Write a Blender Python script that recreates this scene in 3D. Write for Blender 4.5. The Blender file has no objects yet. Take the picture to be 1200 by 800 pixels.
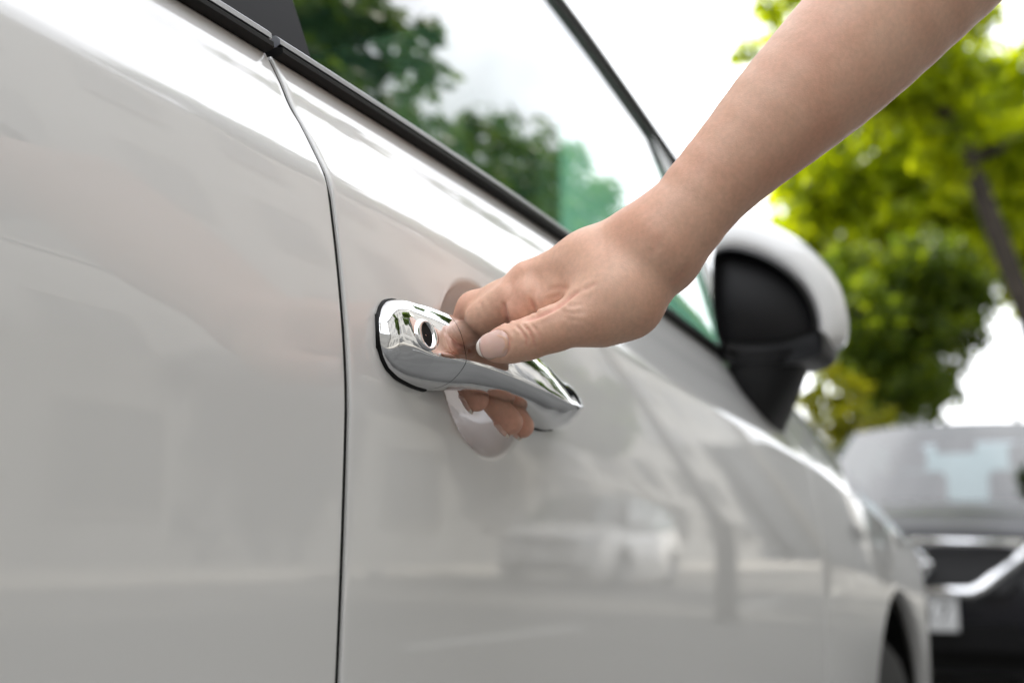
import bpy, bmesh, math, random
import numpy as np
from mathutils import Vector, Matrix

sc = bpy.context.scene
col = sc.collection

# ------------------------------------------------------------------ camera
CAM = np.array([0.0, -0.31, 0.74])
FPX = 1400.0                                   # focal length in pixels of a 1200 px wide frame
PHI = math.radians(63.4)                       # heading, from the door's normal towards the car's nose
TH = math.atan(240 / FPX)                      # looking slightly up
FWD = np.array([math.sin(PHI) * math.cos(TH), math.cos(PHI) * math.cos(TH), math.sin(TH)])
RGT = np.array([math.cos(PHI), -math.sin(PHI), 0.0])
UPV = np.cross(RGT, FWD)
cd = bpy.data.cameras.new('camera')
cd.sensor_width = 36.0
cd.lens = 36.0 * FPX / 1200.0
cd.clip_start = 0.02
cd.clip_end = 2000.0
cd.dof.use_dof = True
cd.dof.focus_distance = 0.592
cd.dof.aperture_fstop = 5.6
cam = bpy.data.objects.new('camera', cd)
col.objects.link(cam)
cam.location = CAM
cam.rotation_euler = (math.pi / 2 + TH, 0, -PHI)
sc.camera = cam

# ------------------------------------------------------------------ sky, sun, exposure
SUN_EL = math.radians(38)
SUN_AZ = math.radians(22)                # from +y towards +x: beyond the car and ahead of it
world = bpy.data.worlds.new('World')
sc.world = world
world.use_nodes = True
wn = world.node_tree
wn.nodes.clear()
w_out = wn.nodes.new('ShaderNodeOutputWorld')
w_bg = wn.nodes.new('ShaderNodeBackground')
w_sky = wn.nodes.new('ShaderNodeTexSky')
w_sky.sky_type = 'NISHITA'
w_sky.sun_disc = False
w_sky.sun_elevation = SUN_EL
w_sky.sun_rotation = SUN_AZ
w_sky.dust_density = 4.0
w_sky.air_density = 1.0
w_sky.ozone_density = 1.0
w_hsv = wn.nodes.new('ShaderNodeHueSaturation')
w_hsv.inputs['Saturation'].default_value = 0.55
w_tc = wn.nodes.new('ShaderNodeTexCoord')
w_map = wn.nodes.new('ShaderNodeMapping')
w_map.inputs['Scale'].default_value = (1.0, 1.0, 2.6)
w_noi = wn.nodes.new('ShaderNodeTexNoise')
w_noi.inputs['Scale'].default_value = 2.3
w_noi.inputs['Detail'].default_value = 7.0
w_noi.inputs['Roughness'].default_value = 0.55
w_rmp = wn.nodes.new('ShaderNodeMapRange')
w_rmp.inputs['From Min'].default_value = 0.36
w_rmp.inputs['From Max'].default_value = 0.68
w_rmp.inputs['To Min'].default_value = 0.40
w_rmp.inputs['To Max'].default_value = 0.80
w_mix = wn.nodes.new('ShaderNodeMix')
w_mix.data_type = 'RGBA'
w_mix.inputs[7].default_value = (15.0, 15.2, 15.6, 1)      # thin bright cloud
wn.links.new(w_sky.outputs[0], w_hsv.inputs['Color'])
wn.links.new(w_tc.outputs['Generated'], w_map.inputs['Vector'])
wn.links.new(w_map.outputs[0], w_noi.inputs['Vector'])
wn.links.new(w_noi.outputs['Fac'], w_rmp.inputs['Value'])
wn.links.new(w_rmp.outputs[0], w_mix.inputs[0])
wn.links.new(w_hsv.outputs[0], w_mix.inputs[6])
wn.links.new(w_mix.outputs[2], w_bg.inputs['Color'])
wn.links.new(w_bg.outputs[0], w_out.inputs['Surface'])
w_bg.inputs['Strength'].default_value = 0.15

sun_dir = Vector((math.sin(SUN_AZ) * math.cos(SUN_EL), math.cos(SUN_AZ) * math.cos(SUN_EL), math.sin(SUN_EL)))
sl = bpy.data.lights.new('sun', 'SUN')
sl.energy = 5.0
sl.angle = math.radians(0.53)
sl.color = (1.0, 0.93, 0.80)
sun = bpy.data.objects.new('sun', sl)
col.objects.link(sun)
sun.rotation_euler = sun_dir.to_track_quat('Z', 'Y').to_euler()
sun.location = sun_dir * 60

sc.view_settings.view_transform = 'Standard'
sc.view_settings.look = 'None'
sc.view_settings.exposure = 0.80
sc.view_settings.gamma = 1.0
sc.render.engine = 'CYCLES'
sc.cycles.use_denoising = True
sc.cycles.max_bounces = 10
sc.cycles.transparent_max_bounces = 16
sc.cycles.caustics_reflective = False
sc.cycles.caustics_refractive = False
sc.cycles.sample_clamp_indirect = 8.0


# ------------------------------------------------------------------ helpers
def at(px, py, d):
    """the point of the world at depth d behind pixel (px, py) of the 1200 x 800 photograph"""
    return CAM + d * (FWD + (px - 600) / FPX * RGT - (py - 400) / FPX * UPV)


def empty(name, loc=(0, 0, 0), rz=0.0):
    o = bpy.data.objects.new(name, None)
    o.location = loc
    o.rotation_euler = (0, 0, rz)
    o.empty_display_size = 0.1
    col.objects.link(o)
    return o


def tag(o, label=None, cat=None, group=None, kind=None):
    if label: o['label'] = label
    if cat: o['category'] = cat
    if group: o['group'] = group
    if kind: o['kind'] = kind
    return o


def obj(name, verts, faces, mat=None, parent=None, smooth=True, sharp=None):
    me = bpy.data.meshes.new(name)
    me.from_pydata([tuple(map(float, v)) for v in verts], [], [tuple(map(int, f)) for f in faces])
    me.validate()
    if smooth:
        me.polygons.foreach_set('use_smooth', [True] * len(me.polygons))
    if sharp is not None:
        me.set_sharp_from_angle(angle=math.radians(sharp))
    if mat: me.materials.append(mat)
    me.update()
    o = bpy.data.objects.new(name, me)
    col.objects.link(o)
    if parent: o.parent = parent
    return o


def grid(us, vs, fn):
    """verts and faces of a surface fn(u, v)"""
    V = [fn(u, v) for u in us for v in vs]
    m = len(vs)
    Fc = [(i * m + j, (i + 1) * m + j, (i + 1) * m + j + 1, i * m + j + 1) for i in range(len(us) - 1) for j in range(m - 1)]
    return V, Fc


def flip(Fc):
    return [tuple(reversed(f)) for f in Fc]


def merge(*vf):
    V, Fc = [], []
    for v, f in vf:
        n = len(V)
        V += list(v)
        Fc += [tuple(i + n for i in q) for q in f]
    return V, Fc


def box(x0, x1, y0, y1, z0, z1):
    V = [(x, y, z) for x in (x0, x1) for y in (y0, y1) for z in (z0, z1)]
    return V, [(0, 1, 3, 2), (4, 6, 7, 5), (0, 4, 5, 1), (2, 3, 7, 6), (0, 2, 6, 4), (1, 5, 7, 3)]


def bevel_box(name, b, mat, parent, r=0.01, seg=3):
    V, Fc = box(*b)
    o = obj(name, V, Fc, mat, parent, smooth=True)
    bm = bmesh.new()
    bm.from_mesh(o.data)
    bmesh.ops.bevel(bm, geom=bm.edges[:], offset=r, segments=seg, affect='EDGES', profile=0.5)
    bm.to_mesh(o.data)
    bm.free()
    o.data.polygons.foreach_set('use_smooth', [True] * len(o.data.polygons))
    o.data.set_sharp_from_angle(angle=math.radians(50))
    return o


def tube(pts, radii, n=12, cap=True):
    """swept tube through pts with a radius per point"""
    pts = [np.array(p, float) for p in pts]
    V, Fc = [], []
    prev = None
    for i, p in enumerate(pts):
        t = pts[min(i + 1, len(pts) - 1)] - pts[max(i - 1, 0)]
        t = t / (np.linalg.norm(t) + 1e-12)
        if prev is None:
            a = np.array([0, 0, 1.0]) if abs(t[2]) < 0.9 else np.array([1.0, 0, 0])
        else:
            a = prev
        a = a - t * (a @ t)
        a /= np.linalg.norm(a) + 1e-12
        prev = a
        b = np.cross(t, a)
        for k in range(n):
            q = 2 * math.pi * k / n
            V.append(p + radii[i] * (math.cos(q) * a + math.sin(q) * b))
    for i in range(len(pts) - 1):
        for k in range(n):
            Fc.append((i * n + k, i * n + (k + 1) % n, (i + 1) * n + (k + 1) % n, (i + 1) * n + k))
    if cap:
        Fc.append(tuple(reversed(range(n))))
        Fc.append(tuple(range((len(pts) - 1) * n, len(pts) * n)))
    return V, Fc


def lathe(prof, n=40, axis='y', c=(0, 0, 0)):
    """prof: (radius, along-axis) pairs"""
    V, Fc = [], []
    for r, h in prof:
        for k in range(n):
            q = 2 * math.pi * k / n
            a, b = r * math.cos(q), r * math.sin(q)
            V.append({'y': (c[0] + a, c[1] + h, c[2] + b), 'z': (c[0] + a, c[1] + b, c[2] + h), 'x': (c[0] + h, c[1] + a, c[2] + b)}[axis])
    for i in range(len(prof) - 1):
        for k in range(n):
            Fc.append((i * n + k, i * n + (k + 1) % n, (i + 1) * n + (k + 1) % n, (i + 1) * n + k))
    return V, Fc


def interp(x, xs, ys):
    return float(np.interp(x, xs, ys))


def spline(xs, ys):
    """smooth (Catmull-Rom / pchip-like) interpolation"""
    xs = np.array(xs, float)
    ys = np.array(ys, float)
    d = np.diff(ys) / np.diff(xs)
    m = np.zeros_like(ys)
    m[1:-1] = (d[1:] * np.diff(xs)[:-1] + d[:-1] * np.diff(xs)[1:]) / (xs[2:] - xs[:-2])
    m[0], m[-1] = d[0], d[-1]

    def f(x):
        x = min(max(x, xs[0]), xs[-1])
        i = min(max(int(np.searchsorted(xs, x)) - 1, 0), len(xs) - 2)
        h = xs[i + 1] - xs[i]
        t = (x - xs[i]) / h
        return float((2 * t**3 - 3 * t**2 + 1) * ys[i] + (t**3 - 2 * t**2 + t) * h * m[i] + (-2 * t**3 + 3 * t**2) * ys[i + 1] + (t**3 - t**2) * h * m[i + 1])
    return f


# ------------------------------------------------------------------ materials
def new_mat(name):
    m = bpy.data.materials.new(name)
    m.use_nodes = True
    nt = m.node_tree
    return m, nt, nt.nodes['Principled BSDF']


def mat(name, c, rough=0.5, metal=0.0, coat=0.0, coat_rough=0.03, bump=None, vary=None, spec=0.5):
    """principled material; bump = (scale, strength, distance), vary = (scale, amount) of the base colour"""
    m, nt, b = new_mat(name)
    b.inputs['Base Color'].default_value = (*c, 1)
    b.inputs['Roughness'].default_value = rough
    b.inputs['Metallic'].default_value = metal
    b.inputs['Coat Weight'].default_value = coat
    b.inputs['Coat Roughness'].default_value = coat_rough
    b.inputs['Specular IOR Level'].default_value = spec
    tc = nt.nodes.new('ShaderNodeTexCoord')
    if vary:
        n = nt.nodes.new('ShaderNodeTexNoise')
        n.inputs['Scale'].default_value = vary[0]
        n.inputs['Detail'].default_value = 6
        nt.links.new(tc.outputs['Object'], n.inputs['Vector'])
        r = nt.nodes.new('ShaderNodeValToRGB')
        r.color_ramp.elements[0].position = 0.3
        r.color_ramp.elements[1].position = 0.7
        r.color_ramp.elements[0].color = (*[max(0, k * (1 - vary[1])) for k in c], 1)
        r.color_ramp.elements[1].color = (*[min(1, k * (1 + vary[1])) for k in c], 1)
        nt.links.new(n.outputs['Fac'], r.inputs[0])
        nt.links.new(r.outputs[0], b.inputs['Base Color'])
    if bump:
        n = nt.nodes.new('ShaderNodeTexNoise')
        n.inputs['Scale'].default_value = bump[0]
        n.inputs['Detail'].default_value = 4
        nt.links.new(tc.outputs['Object'], n.inputs['Vector'])
        bp = nt.nodes.new('ShaderNodeBump')
        bp.inputs['Strength'].default_value = bump[1]
        bp.inputs['Distance'].default_value = bump[2]
        nt.links.new(n.outputs['Fac'], bp.inputs['Height'])
        nt.links.new(bp.outputs[0], b.inputs['Normal'])
    return m


def leaf_mat(name, c_dark, c_light, trans):
    m = bpy.data.materials.new(name)
    m.use_nodes = True
    nt = m.node_tree
    nt.nodes.clear()
    out = nt.nodes.new('ShaderNodeOutputMaterial')
    g = nt.nodes.new('ShaderNodeNewGeometry')
    r = nt.nodes.new('ShaderNodeValToRGB')
    r.color_ramp.elements[0].color = (*c_dark, 1)
    r.color_ramp.elements[1].color = (*c_light, 1)
    nt.links.new(g.outputs['Random Per Island'], r.inputs[0])
    d = nt.nodes.new('ShaderNodeBsdfPrincipled')
    d.inputs['Roughness'].default_value = 0.45
    d.inputs['Specular IOR Level'].default_value = 0.35
    nt.links.new(r.outputs[0], d.inputs['Base Color'])
    t = nt.nodes.new('ShaderNodeBsdfTranslucent')
    mx = nt.nodes.new('ShaderNodeMix')
    mx.data_type = 'RGBA'
    mx.blend_type = 'MULTIPLY'
    mx.inputs[0].default_value = 1.0
    mx.inputs[7].default_value = (2.8, 2.45, 0.38, 1)
    nt.links.new(r.outputs[0], mx.inputs[6])
    nt.links.new(mx.outputs[2], t.inputs['Color'])
    ms = nt.nodes.new('ShaderNodeMixShader')
    ms.inputs[0].default_value = trans
    nt.links.new(d.outputs[0], ms.inputs[1])
    nt.links.new(t.outputs[0], ms.inputs[2])
    nt.links.new(ms.outputs[0], out.inputs['Surface'])
    return m


def glass_mat(name, tint, refl=1.0):
    """thin pane: tinted see-through, both faces' Fresnel reflection folded into one sheet"""
    m = bpy.data.materials.new(name)
    m.use_nodes = True
    nt = m.node_tree
    nt.nodes.clear()
    out = nt.nodes.new('ShaderNodeOutputMaterial')
    fr = nt.nodes.new('ShaderNodeFresnel')
    ge = nt.nodes.new('ShaderNodeNewGeometry')
    io = nt.nodes.new('ShaderNodeMath')                    # a thin sheet reflects alike from both sides
    io.operation = 'MULTIPLY_ADD'
    io.inputs[1].default_value = 1 / 1.52 - 1.52
    io.inputs[2].default_value = 1.52
    nt.links.new(ge.outputs['Backfacing'], io.inputs[0])
    nt.links.new(io.outputs[0], fr.inputs['IOR'])
    ml = nt.nodes.new('ShaderNodeMath')
    ml.operation = 'MULTIPLY'
    ml.use_clamp = True
    ml.inputs[1].default_value = 1.7 * refl
    tr = nt.nodes.new('ShaderNodeBsdfTransparent')
    tr.inputs['Color'].default_value = (*tint, 1)
    gl = nt.nodes.new('ShaderNodeBsdfGlossy')
    gl.inputs['Roughness'].default_value = 0.004
    ms = nt.nodes.new('ShaderNodeMixShader')
    nt.links.new(fr.outputs[0], ml.inputs[0])
    nt.links.new(ml.outputs[0], ms.inputs[0])
    nt.links.new(tr.outputs[0], ms.inputs[1])
    nt.links.new(gl.outputs[0], ms.inputs[2])
    nt.links.new(ms.outputs[0], out.inputs['Surface'])
    return m


M = {}
M['white_paint'] = mat('white_paint', (0.765, 0.765, 0.76), 0.38, 0.0, 1.0, 0.012, bump=(900, 0.012, 0.0004))
M['white_paint'].node_tree.nodes['Principled BSDF'].inputs['Coat IOR'].default_value = 1.58
M['chrome'] = mat('chrome', (0.82, 0.83, 0.85), 0.035, 1.0)
M['satin_trim'] = mat('satin_trim', (0.52, 0.53, 0.56), 0.30, 1.0)
M['gloss_black'] = mat('gloss_black', (0.006, 0.006, 0.007), 0.2, 0.0, 0.15, 0.08, spec=0.2)
M['rubber'] = mat('rubber', (0.010, 0.010, 0.010), 0.5, spec=0.16)
M['black_plastic'] = mat('black_plastic', (0.012, 0.012, 0.013), 0.40, spec=0.25, bump=(700, 0.15, 0.0006))
M['satin_black'] = mat('satin_black', (0.014, 0.014, 0.016), 0.55, spec=0.10, bump=(1500, 0.08, 0.0003))
M['tyre'] = mat('tyre', (0.02, 0.02, 0.02), 0.8, bump=(60, 0.4, 0.004))
M['alloy'] = mat('alloy', (0.45, 0.46, 0.48), 0.28, 1.0)
M['green_glass'] = glass_mat('green_glass', (0.25, 0.50, 0.345), 1.15)
M['clear_glass'] = glass_mat('clear_glass', (0.40, 0.50, 0.47), 0.8)
M['lamp_glass'] = glass_mat('lamp_glass', (0.92, 0.94, 0.95))
M['headliner'] = mat('headliner', (0.78, 0.77, 0.72), 0.9)
M['seat_cloth'] = mat('seat_cloth', (0.10, 0.10, 0.105), 0.85, bump=(250, 0.3, 0.002), vary=(30, 0.2))
M['cabin_plastic'] = mat('cabin_plastic', (0.05, 0.05, 0.052), 0.6)
M['mirror_glass'] = mat('mirror_glass', (0.010, 0.010, 0.011), 0.4, spec=0.2)
M['window_glass'] = mat('window_glass', (0.085, 0.088, 0.09), 0.3)
M['window_frame'] = mat('window_frame', (0.26, 0.255, 0.245), 0.7)
M['dark_glass'] = glass_mat('dark_glass', (0.18, 0.22, 0.25), 1.1)
M['red_lens'] = mat('red_lens', (0.35, 0.01, 0.01), 0.1, coat=1.0)
M['plate_white'] = mat('plate_white', (0.72, 0.73, 0.74), 0.4)
M['plate_ink'] = mat('plate_ink', (0.01, 0.01, 0.012), 0.5)
M['dark_paint'] = mat('dark_paint', (0.006, 0.006, 0.010), 0.3, 0.0, 0.35, 0.02, spec=0.15)
M['grey_paint'] = mat('grey_paint', (0.45, 0.46, 0.48), 0.3, 0.5, 1.0, 0.02)
M['asphalt'] = mat('asphalt', (0.115, 0.113, 0.108), 0.85, bump=(90, 0.5, 0.008), vary=(1.2, 0.22))
M['paving'] = mat('paving', (0.33, 0.32, 0.30), 0.85, bump=(40, 0.3, 0.006), vary=(2.0, 0.15))
M['kerb'] = mat('kerb', (0.40, 0.39, 0.37), 0.8, bump=(40, 0.3, 0.005), vary=(3.0, 0.2))
M['paint_line'] = mat('paint_line', (0.70, 0.70, 0.67), 0.7, vary=(8, 0.12))
M['render_wall'] = mat('render_wall', (0.55, 0.50, 0.43), 0.85, bump=(12, 0.2, 0.01), vary=(0.8, 0.1))
M['concrete'] = mat('concrete', (0.21, 0.213, 0.215), 0.85, bump=(12, 0.2, 0.01), vary=(0.8, 0.15))
M['roof_sheet'] = mat('roof_sheet', (0.25, 0.16, 0.12), 0.7)
M['bark'] = mat('bark', (0.055, 0.045, 0.036), 0.9, bump=(14, 0.9, 0.04), vary=(6, 0.35))
M['pale_bark'] = mat('pale_bark', (0.19, 0.18, 0.165), 0.9, bump=(14, 0.9, 0.04), vary=(6, 0.25))
M['pole_paint'] = mat('pole_paint', (0.62, 0.62, 0.60), 0.6)
M['leaf_bright'] = leaf_mat('leaf_bright', (0.14, 0.20, 0.007), (0.29, 0.36, 0.010), 0.60)
M['leaf_dark'] = leaf_mat('leaf_dark', (0.025, 0.06, 0.014), (0.07, 0.12, 0.022), 0.35)
M['leaf_shaded'] = leaf_mat('leaf_shaded', (0.035, 0.075, 0.012), (0.12, 0.17, 0.018), 0.45)  # darker leaves: shade of the lower crown put into the colour
M['leaf_yellow'] = leaf_mat('leaf_yellow', (0.14, 0.17, 0.015), (0.26, 0.27, 0.03), 0.5)


def skin_mat():
    m, nt, b = new_mat('skin')
    tc = nt.nodes.new('ShaderNodeTexCoord')

    def noise(scale, detail):
        n = nt.nodes.new('ShaderNodeTexNoise')
        n.inputs['Scale'].default_value = scale
        n.inputs['Detail'].default_value = detail
        nt.links.new(tc.outputs['Object'], n.inputs['Vector'])
        return n
    big = noise(28, 5)
    r = nt.nodes.new('ShaderNodeValToRGB')
    r.color_ramp.elements[0].position = 0.32
    r.color_ramp.elements[0].color = (0.735, 0.405, 0.28, 1)
    r.color_ramp.elements[1].position = 0.70
    r.color_ramp.elements[1].color = (0.805, 0.515, 0.375, 1)
    nt.links.new(big.outputs['Fac'], r.inputs[0])
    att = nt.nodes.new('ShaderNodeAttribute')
    att.attribute_name = 'flush_and_shade'                                   # ruddier knuckles and finger tips, plus crease shade put into the colour
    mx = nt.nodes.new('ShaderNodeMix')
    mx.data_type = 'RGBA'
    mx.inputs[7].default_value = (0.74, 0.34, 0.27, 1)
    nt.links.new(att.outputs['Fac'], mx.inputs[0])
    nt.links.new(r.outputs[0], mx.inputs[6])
    fine = noise(420, 3)
    r2 = nt.nodes.new('ShaderNodeMapRange')
    r2.inputs['From Min'].default_value = 0.3
    r2.inputs['From Max'].default_value = 0.7
    r2.inputs['To Min'].default_value = 0.93
    r2.inputs['To Max'].default_value = 1.05
    nt.links.new(fine.outputs['Fac'], r2.inputs['Value'])
    mul = nt.nodes.new('ShaderNodeVectorMath')
    mul.operation = 'SCALE'
    nt.links.new(mx.outputs[2], mul.inputs[0])
    nt.links.new(r2.outputs[0], mul.inputs['Scale'])
    # a few small moles
    vo = nt.nodes.new('ShaderNodeTexVoronoi')
    vo.inputs['Scale'].default_value = 26
    nt.links.new(tc.outputs['Object'], vo.inputs['Vector'])
    lt = nt.nodes.new('ShaderNodeMapRange')
    lt.inputs['From Min'].default_value = 0.020
    lt.inputs['From Max'].default_value = 0.034
    lt.inputs['To Min'].default_value = 0.55
    lt.inputs['To Max'].default_value = 0.0
    nt.links.new(vo.outputs['Distance'], lt.inputs['Value'])
    mole = nt.nodes.new('ShaderNodeMix')
    mole.data_type = 'RGBA'
    mole.inputs[7].default_value = (0.10, 0.04, 0.025, 1)
    nt.links.new(lt.outputs[0], mole.inputs[0])
    nt.links.new(mul.outputs[0], mole.inputs[6])
    nt.links.new(mole.outputs[2], b.inputs['Base Color'])
    b.inputs['Roughness'].default_value = 0.43
    b.inputs['Specular IOR Level'].default_value = 0.45
    b.inputs['Subsurface Weight'].default_value = 0.14
    b.inputs['Subsurface Radius'].default_value = (1.0, 0.35, 0.18)
    b.inputs['Subsurface Scale'].default_value = 0.004
    v2 = nt.nodes.new('ShaderNodeTexVoronoi')
    v2.inputs['Scale'].default_value = 900
    v2.feature = 'DISTANCE_TO_EDGE'
    nt.links.new(tc.outputs['Object'], v2.inputs['Vector'])
    n3 = noise(160, 4)
    add = nt.nodes.new('ShaderNodeMath')
    add.operation = 'MULTIPLY_ADD'
    add.inputs[1].default_value = 1.3
    nt.links.new(n3.outputs['Fac'], add.inputs[0])
    nt.links.new(v2.outputs['Distance'], add.inputs[2])
    bp = nt.nodes.new('ShaderNodeBump')
    bp.inputs['Strength'].default_value = 0.22
    bp.inputs['Distance'].default_value = 0.0005
    nt.links.new(add.outputs[0], bp.inputs['Height'])
    nt.links.new(bp.outputs[0], b.inputs['Normal'])
    return m


M['skin'] = skin_mat()
M['nail'] = mat('nail', (0.82, 0.52, 0.44), 0.20, 0.0, 0.6, 0.08, bump=(300, 0.05, 0.0003))
M['nail'].node_tree.nodes['Principled BSDF'].inputs['Subsurface Weight'].default_value = 0.15
M['nail'].node_tree.nodes['Principled BSDF'].inputs['Subsurface Scale'].default_value = 0.003
M['nail_edge'] = mat('nail_edge', (0.86, 0.78, 0.70), 0.3)
M['shirt'] = mat('shirt', (0.62, 0.62, 0.64), 0.85, bump=(700, 0.3, 0.0008))


# ------------------------------------------------------------------ ground, road, pavements
o = obj('ground', *grid(np.linspace(-400, 400, 9), np.linspace(-400, 400, 9), lambda x, y: (x, y, -0.004)), M['asphalt'], smooth=False)
tag(o, kind='structure')
o = obj('road', *grid(np.linspace(-60, 160, 45), np.linspace(-9.0, 2.3, 6), lambda x, y: (x, y, 0.0)), M['asphalt'], smooth=False)
tag(o, kind='structure')
for nm, y0, y1 in (('pavement', 2.45, 5.9), ('pavement', -11.1, -9.15)):
    tag(obj(nm, *box(-60, 160, y0, y1, -0.05, 0.125), M['paving'], smooth=False), kind='structure')
for y0 in (2.3, -9.15):
    k = tag(empty('kerb', (-60, y0, 0)), kind='structure')
    me = None
    for i in range(110):
        if me is None:
            b = bevel_box('kerb_stone', (0.004, 1.996, 0, 0.149, -0.05, 0.135), M['kerb'], k, 0.015, 2)
            me = b.data
        else:
            b = bpy.data.objects.new('kerb_stone', me)
            col.objects.link(b)
            b.parent = k
        b.location = (2.0 * i, 0, random.Random(i).uniform(-0.004, 0.004))
V, Fc = merge(*[(lambda b: (b[0], b[1]))(box(x, x + 2.5, -3.42, -3.30, 0.0, 0.004)) for x in range(-30, 120, 6)])
tag(obj('road_marking', V, Fc, M['paint_line'], smooth=False), kind='structure')

# ------------------------------------------------------------------ the white car
W = 1.70                                        # the car spans y = 0 .. W, its nose points to +x
XG = 0.452                                      # gap between rear and front door
XF = 1.43                                       # gap between front door and wing
XR = -0.52                                      # rear edge of the rear door
AX_F, AX_R, AZ, AR = 2.075, -0.60, 0.315, 0.355   # wheel arches
z_crease = spline([-1.35, -0.6, 0.26, 0.45, 1.09, 1.57, 2.1, 2.6, 2.75], [0.935, 0.935, 0.921, 0.913, 0.867, 0.827, 0.775, 0.70, 0.67])
z_belt = spline([-1.35, -0.6, 0.0, 0.45, 0.72, 1.26, 1.45, 1.74, 2.17, 2.45, 2.70, 2.75], [1.00, 0.99, 0.986, 0.983, 0.976, 0.951, 0.947, 0.948, 0.890, 0.835, 0.745, 0.72])
y_belt = spline([-1.35, 1.2, 1.74, 2.2, 2.75], [0.07, 0.07, 0.10, 0.10, 0.12])
BOWL = (0.590, 0.839, 0.050)


def smax(a, b, k):
    h = max(k - abs(a - b), 0.0) / k
    return max(a, b) + h * h * k * 0.25


def ends(x):
    d = 0.0
    t = min(max((x - 1.45) / 0.75, 0.0), 1.0)
    d += 0.021 * t * t * (3 - 2 * t)                 # the wings draw in towards the nose
    if x > 2.38: d += 1.0 * (x - 2.38) ** 2
    if x < -0.8: d += 0.45 * (x + 0.8) ** 2
    return d


def side_y(x, z, bowl=True):
    zc, zb = z_crease(x), z_belt(x)
    zm = zc - 0.112
    y = 0.014 * ((z - zm) / 0.112) ** 1.5 if z > zm else 0.115 * (zm - z) ** 2
    if z > zc: y = 0.014 + 0.1875 * (z - zc)
    if z < 0.34: y += 0.9 * (0.34 - z) ** 2
    yb = y_belt(x)
    s = 0.014 + (yb - 0.014) * (z - zc) / max(zb - zc, 0.02)
    y = smax(y, s, 0.0025)
    if z > zc and x < 1.7:
        y += 0.0011 * math.exp(-(((z - zc) / max(zb - zc, 0.02) - 0.58) / 0.13) ** 2) * min(1.0, (1.7 - x) / 0.4)
    if bowl:
        rho = math.hypot(x - BOWL[0], z - BOWL[1]) / BOWL[2]
        if rho < 1.15:
            y += smax(0.0, 0.029 * (1 - rho ** 2.4), 0.0016) - (0.0004 if rho > 1.05 else 0.0) * 0
    return y + ends(x)


def z_low(x):
    z = 0.19
    for xc in (AX_F, AX_R):
        d = abs(x - xc)
        if d < AR: z = max(z, AZ + math.sqrt(AR * AR - d * d))
    return z


def panel_cols(x0, x1, extra=(), step=0.012):
    """columns (x, inward offset) with a rounded, folded edge at both ends"""
    xs = list(np.linspace(x0 + 0.004, x1 - 0.004, max(3, int((x1 - x0) / step))))
    for a, b, s in extra:
        xs = [x for x in xs if not (a < x < b)] + list(np.arange(a, b, s))
    for xc in (AX_F, AX_R):
        if x0 < xc + AR and x1 > xc - AR:
            xs += [xc + AR * math.cos(q) for q in np.linspace(0.0, math.pi, 61) if x0 + 0.004 < xc + AR * math.cos(q) < x1 - 0.004]
    xs = sorted(set(round(x, 5) for x in xs))
    c = [(x, 0.0) for x in xs]
    a = [(x0, 0.016), (x0, 0.0012), (x0 + 0.0002, 0.0006), (x0 + 0.0006, 0.0002), (x0 + 0.0014, 0.0)]
    b = [(x1 - 0.0014, 0.0), (x1 - 0.0006, 0.0002), (x1 - 0.0002, 0.0006), (x1, 0.0012), (x1, 0.016)]
    return a + c + b


ROWS = [('low', t) for t in np.linspace(0, 1, 36)[:-1]] + [('high', t) for t in np.linspace(0, 1, 104)]


def panel(name, parent, x0, x1, extra=(), bowl=False, far=False, step=0.012):
    cols = panel_cols(x0, x1, extra, step)

    def fn(c, rw):
        x, dy = c
        zl, zb = z_low(x), z_belt(x)
        zs = max(z_crease(x) - 0.135, zl + 0.02)
        z = zl + (zs - zl) * rw[1] if rw[0] == 'low' else zs + (zb - zs) * rw[1]
        return (x, side_y(x, z, bowl) + dy, z)
    V, Fc = grid(cols, ROWS, fn)
    m = len(ROWS)
    # folded returns along the bottom and top edges
    for row, dz in ((0, 0.004), (m - 1, -0.003)):
        n0 = len(V)
        for i in range(len(cols)):
            v = V[i * m + row]
            V.append((v[0], v[1] + 0.022, v[2] + dz))
        for i in range(len(cols) - 1):
            q = (i * m + row, (i + 1) * m + row, n0 + i + 1, n0 + i)
            Fc.append(tuple(reversed(q)) if row == 0 else q)
    if far:
        V = [(v[0], W - v[1], v[2]) for v in V]
        Fc = flip(Fc)
    return obj(name, V, Fc, M['white_paint'], parent)


car = empty('white_car', (0, 0, 0))
tag(car, 'glossy white hatchback in the foreground, its chrome door handle being pulled by a hand', 'car')
for far in (False, True):
    panel('rear_door', car, XR, XG - 0.0021, far=far)
    panel('front_door', car, XG + 0.0021, XF - 0.002, extra=[(0.50, 0.70, 0.002)] if not far else (), bowl=not far, far=far)
    panel('front_wing', car, XF + 0.002, 2.52, far=far)
    panel('rear_quarter', car, -1.34, XR - 0.0045, far=far)


def side_strip(name, x0, x1, off_fn, zoff, material, parent, n=80, far=False):
    """a moulding swept along the belt line; off_fn gives the (out, up) section loop"""
    sec = off_fn
    V, Fc = [], []
    xs = np.linspace(x0, x1, n)
    for x in xs:
        zb, yb = z_belt(x) + zoff, y_belt(x) + ends(x)
        for (w, h) in sec:
            y = yb - w
            V.append((x, W - y if far else y, zb + h))
    k = len(sec)
    for i in range(n - 1):
        for j in range(k):
            q = (i * k + j, i * k + (j + 1) % k, (i + 1) * k + (j + 1) % k, (i + 1) * k + j)
            Fc.append(q if far else tuple(reversed(q)))
    Fc.append(tuple(range(k)) if not far else tuple(reversed(range(k))))
    Fc.append(tuple(reversed(range((n - 1) * k, n * k))) if not far else tuple(range((n - 1) * k, n * k)))
    return obj(name, V, Fc, material, parent, sharp=40)


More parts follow.
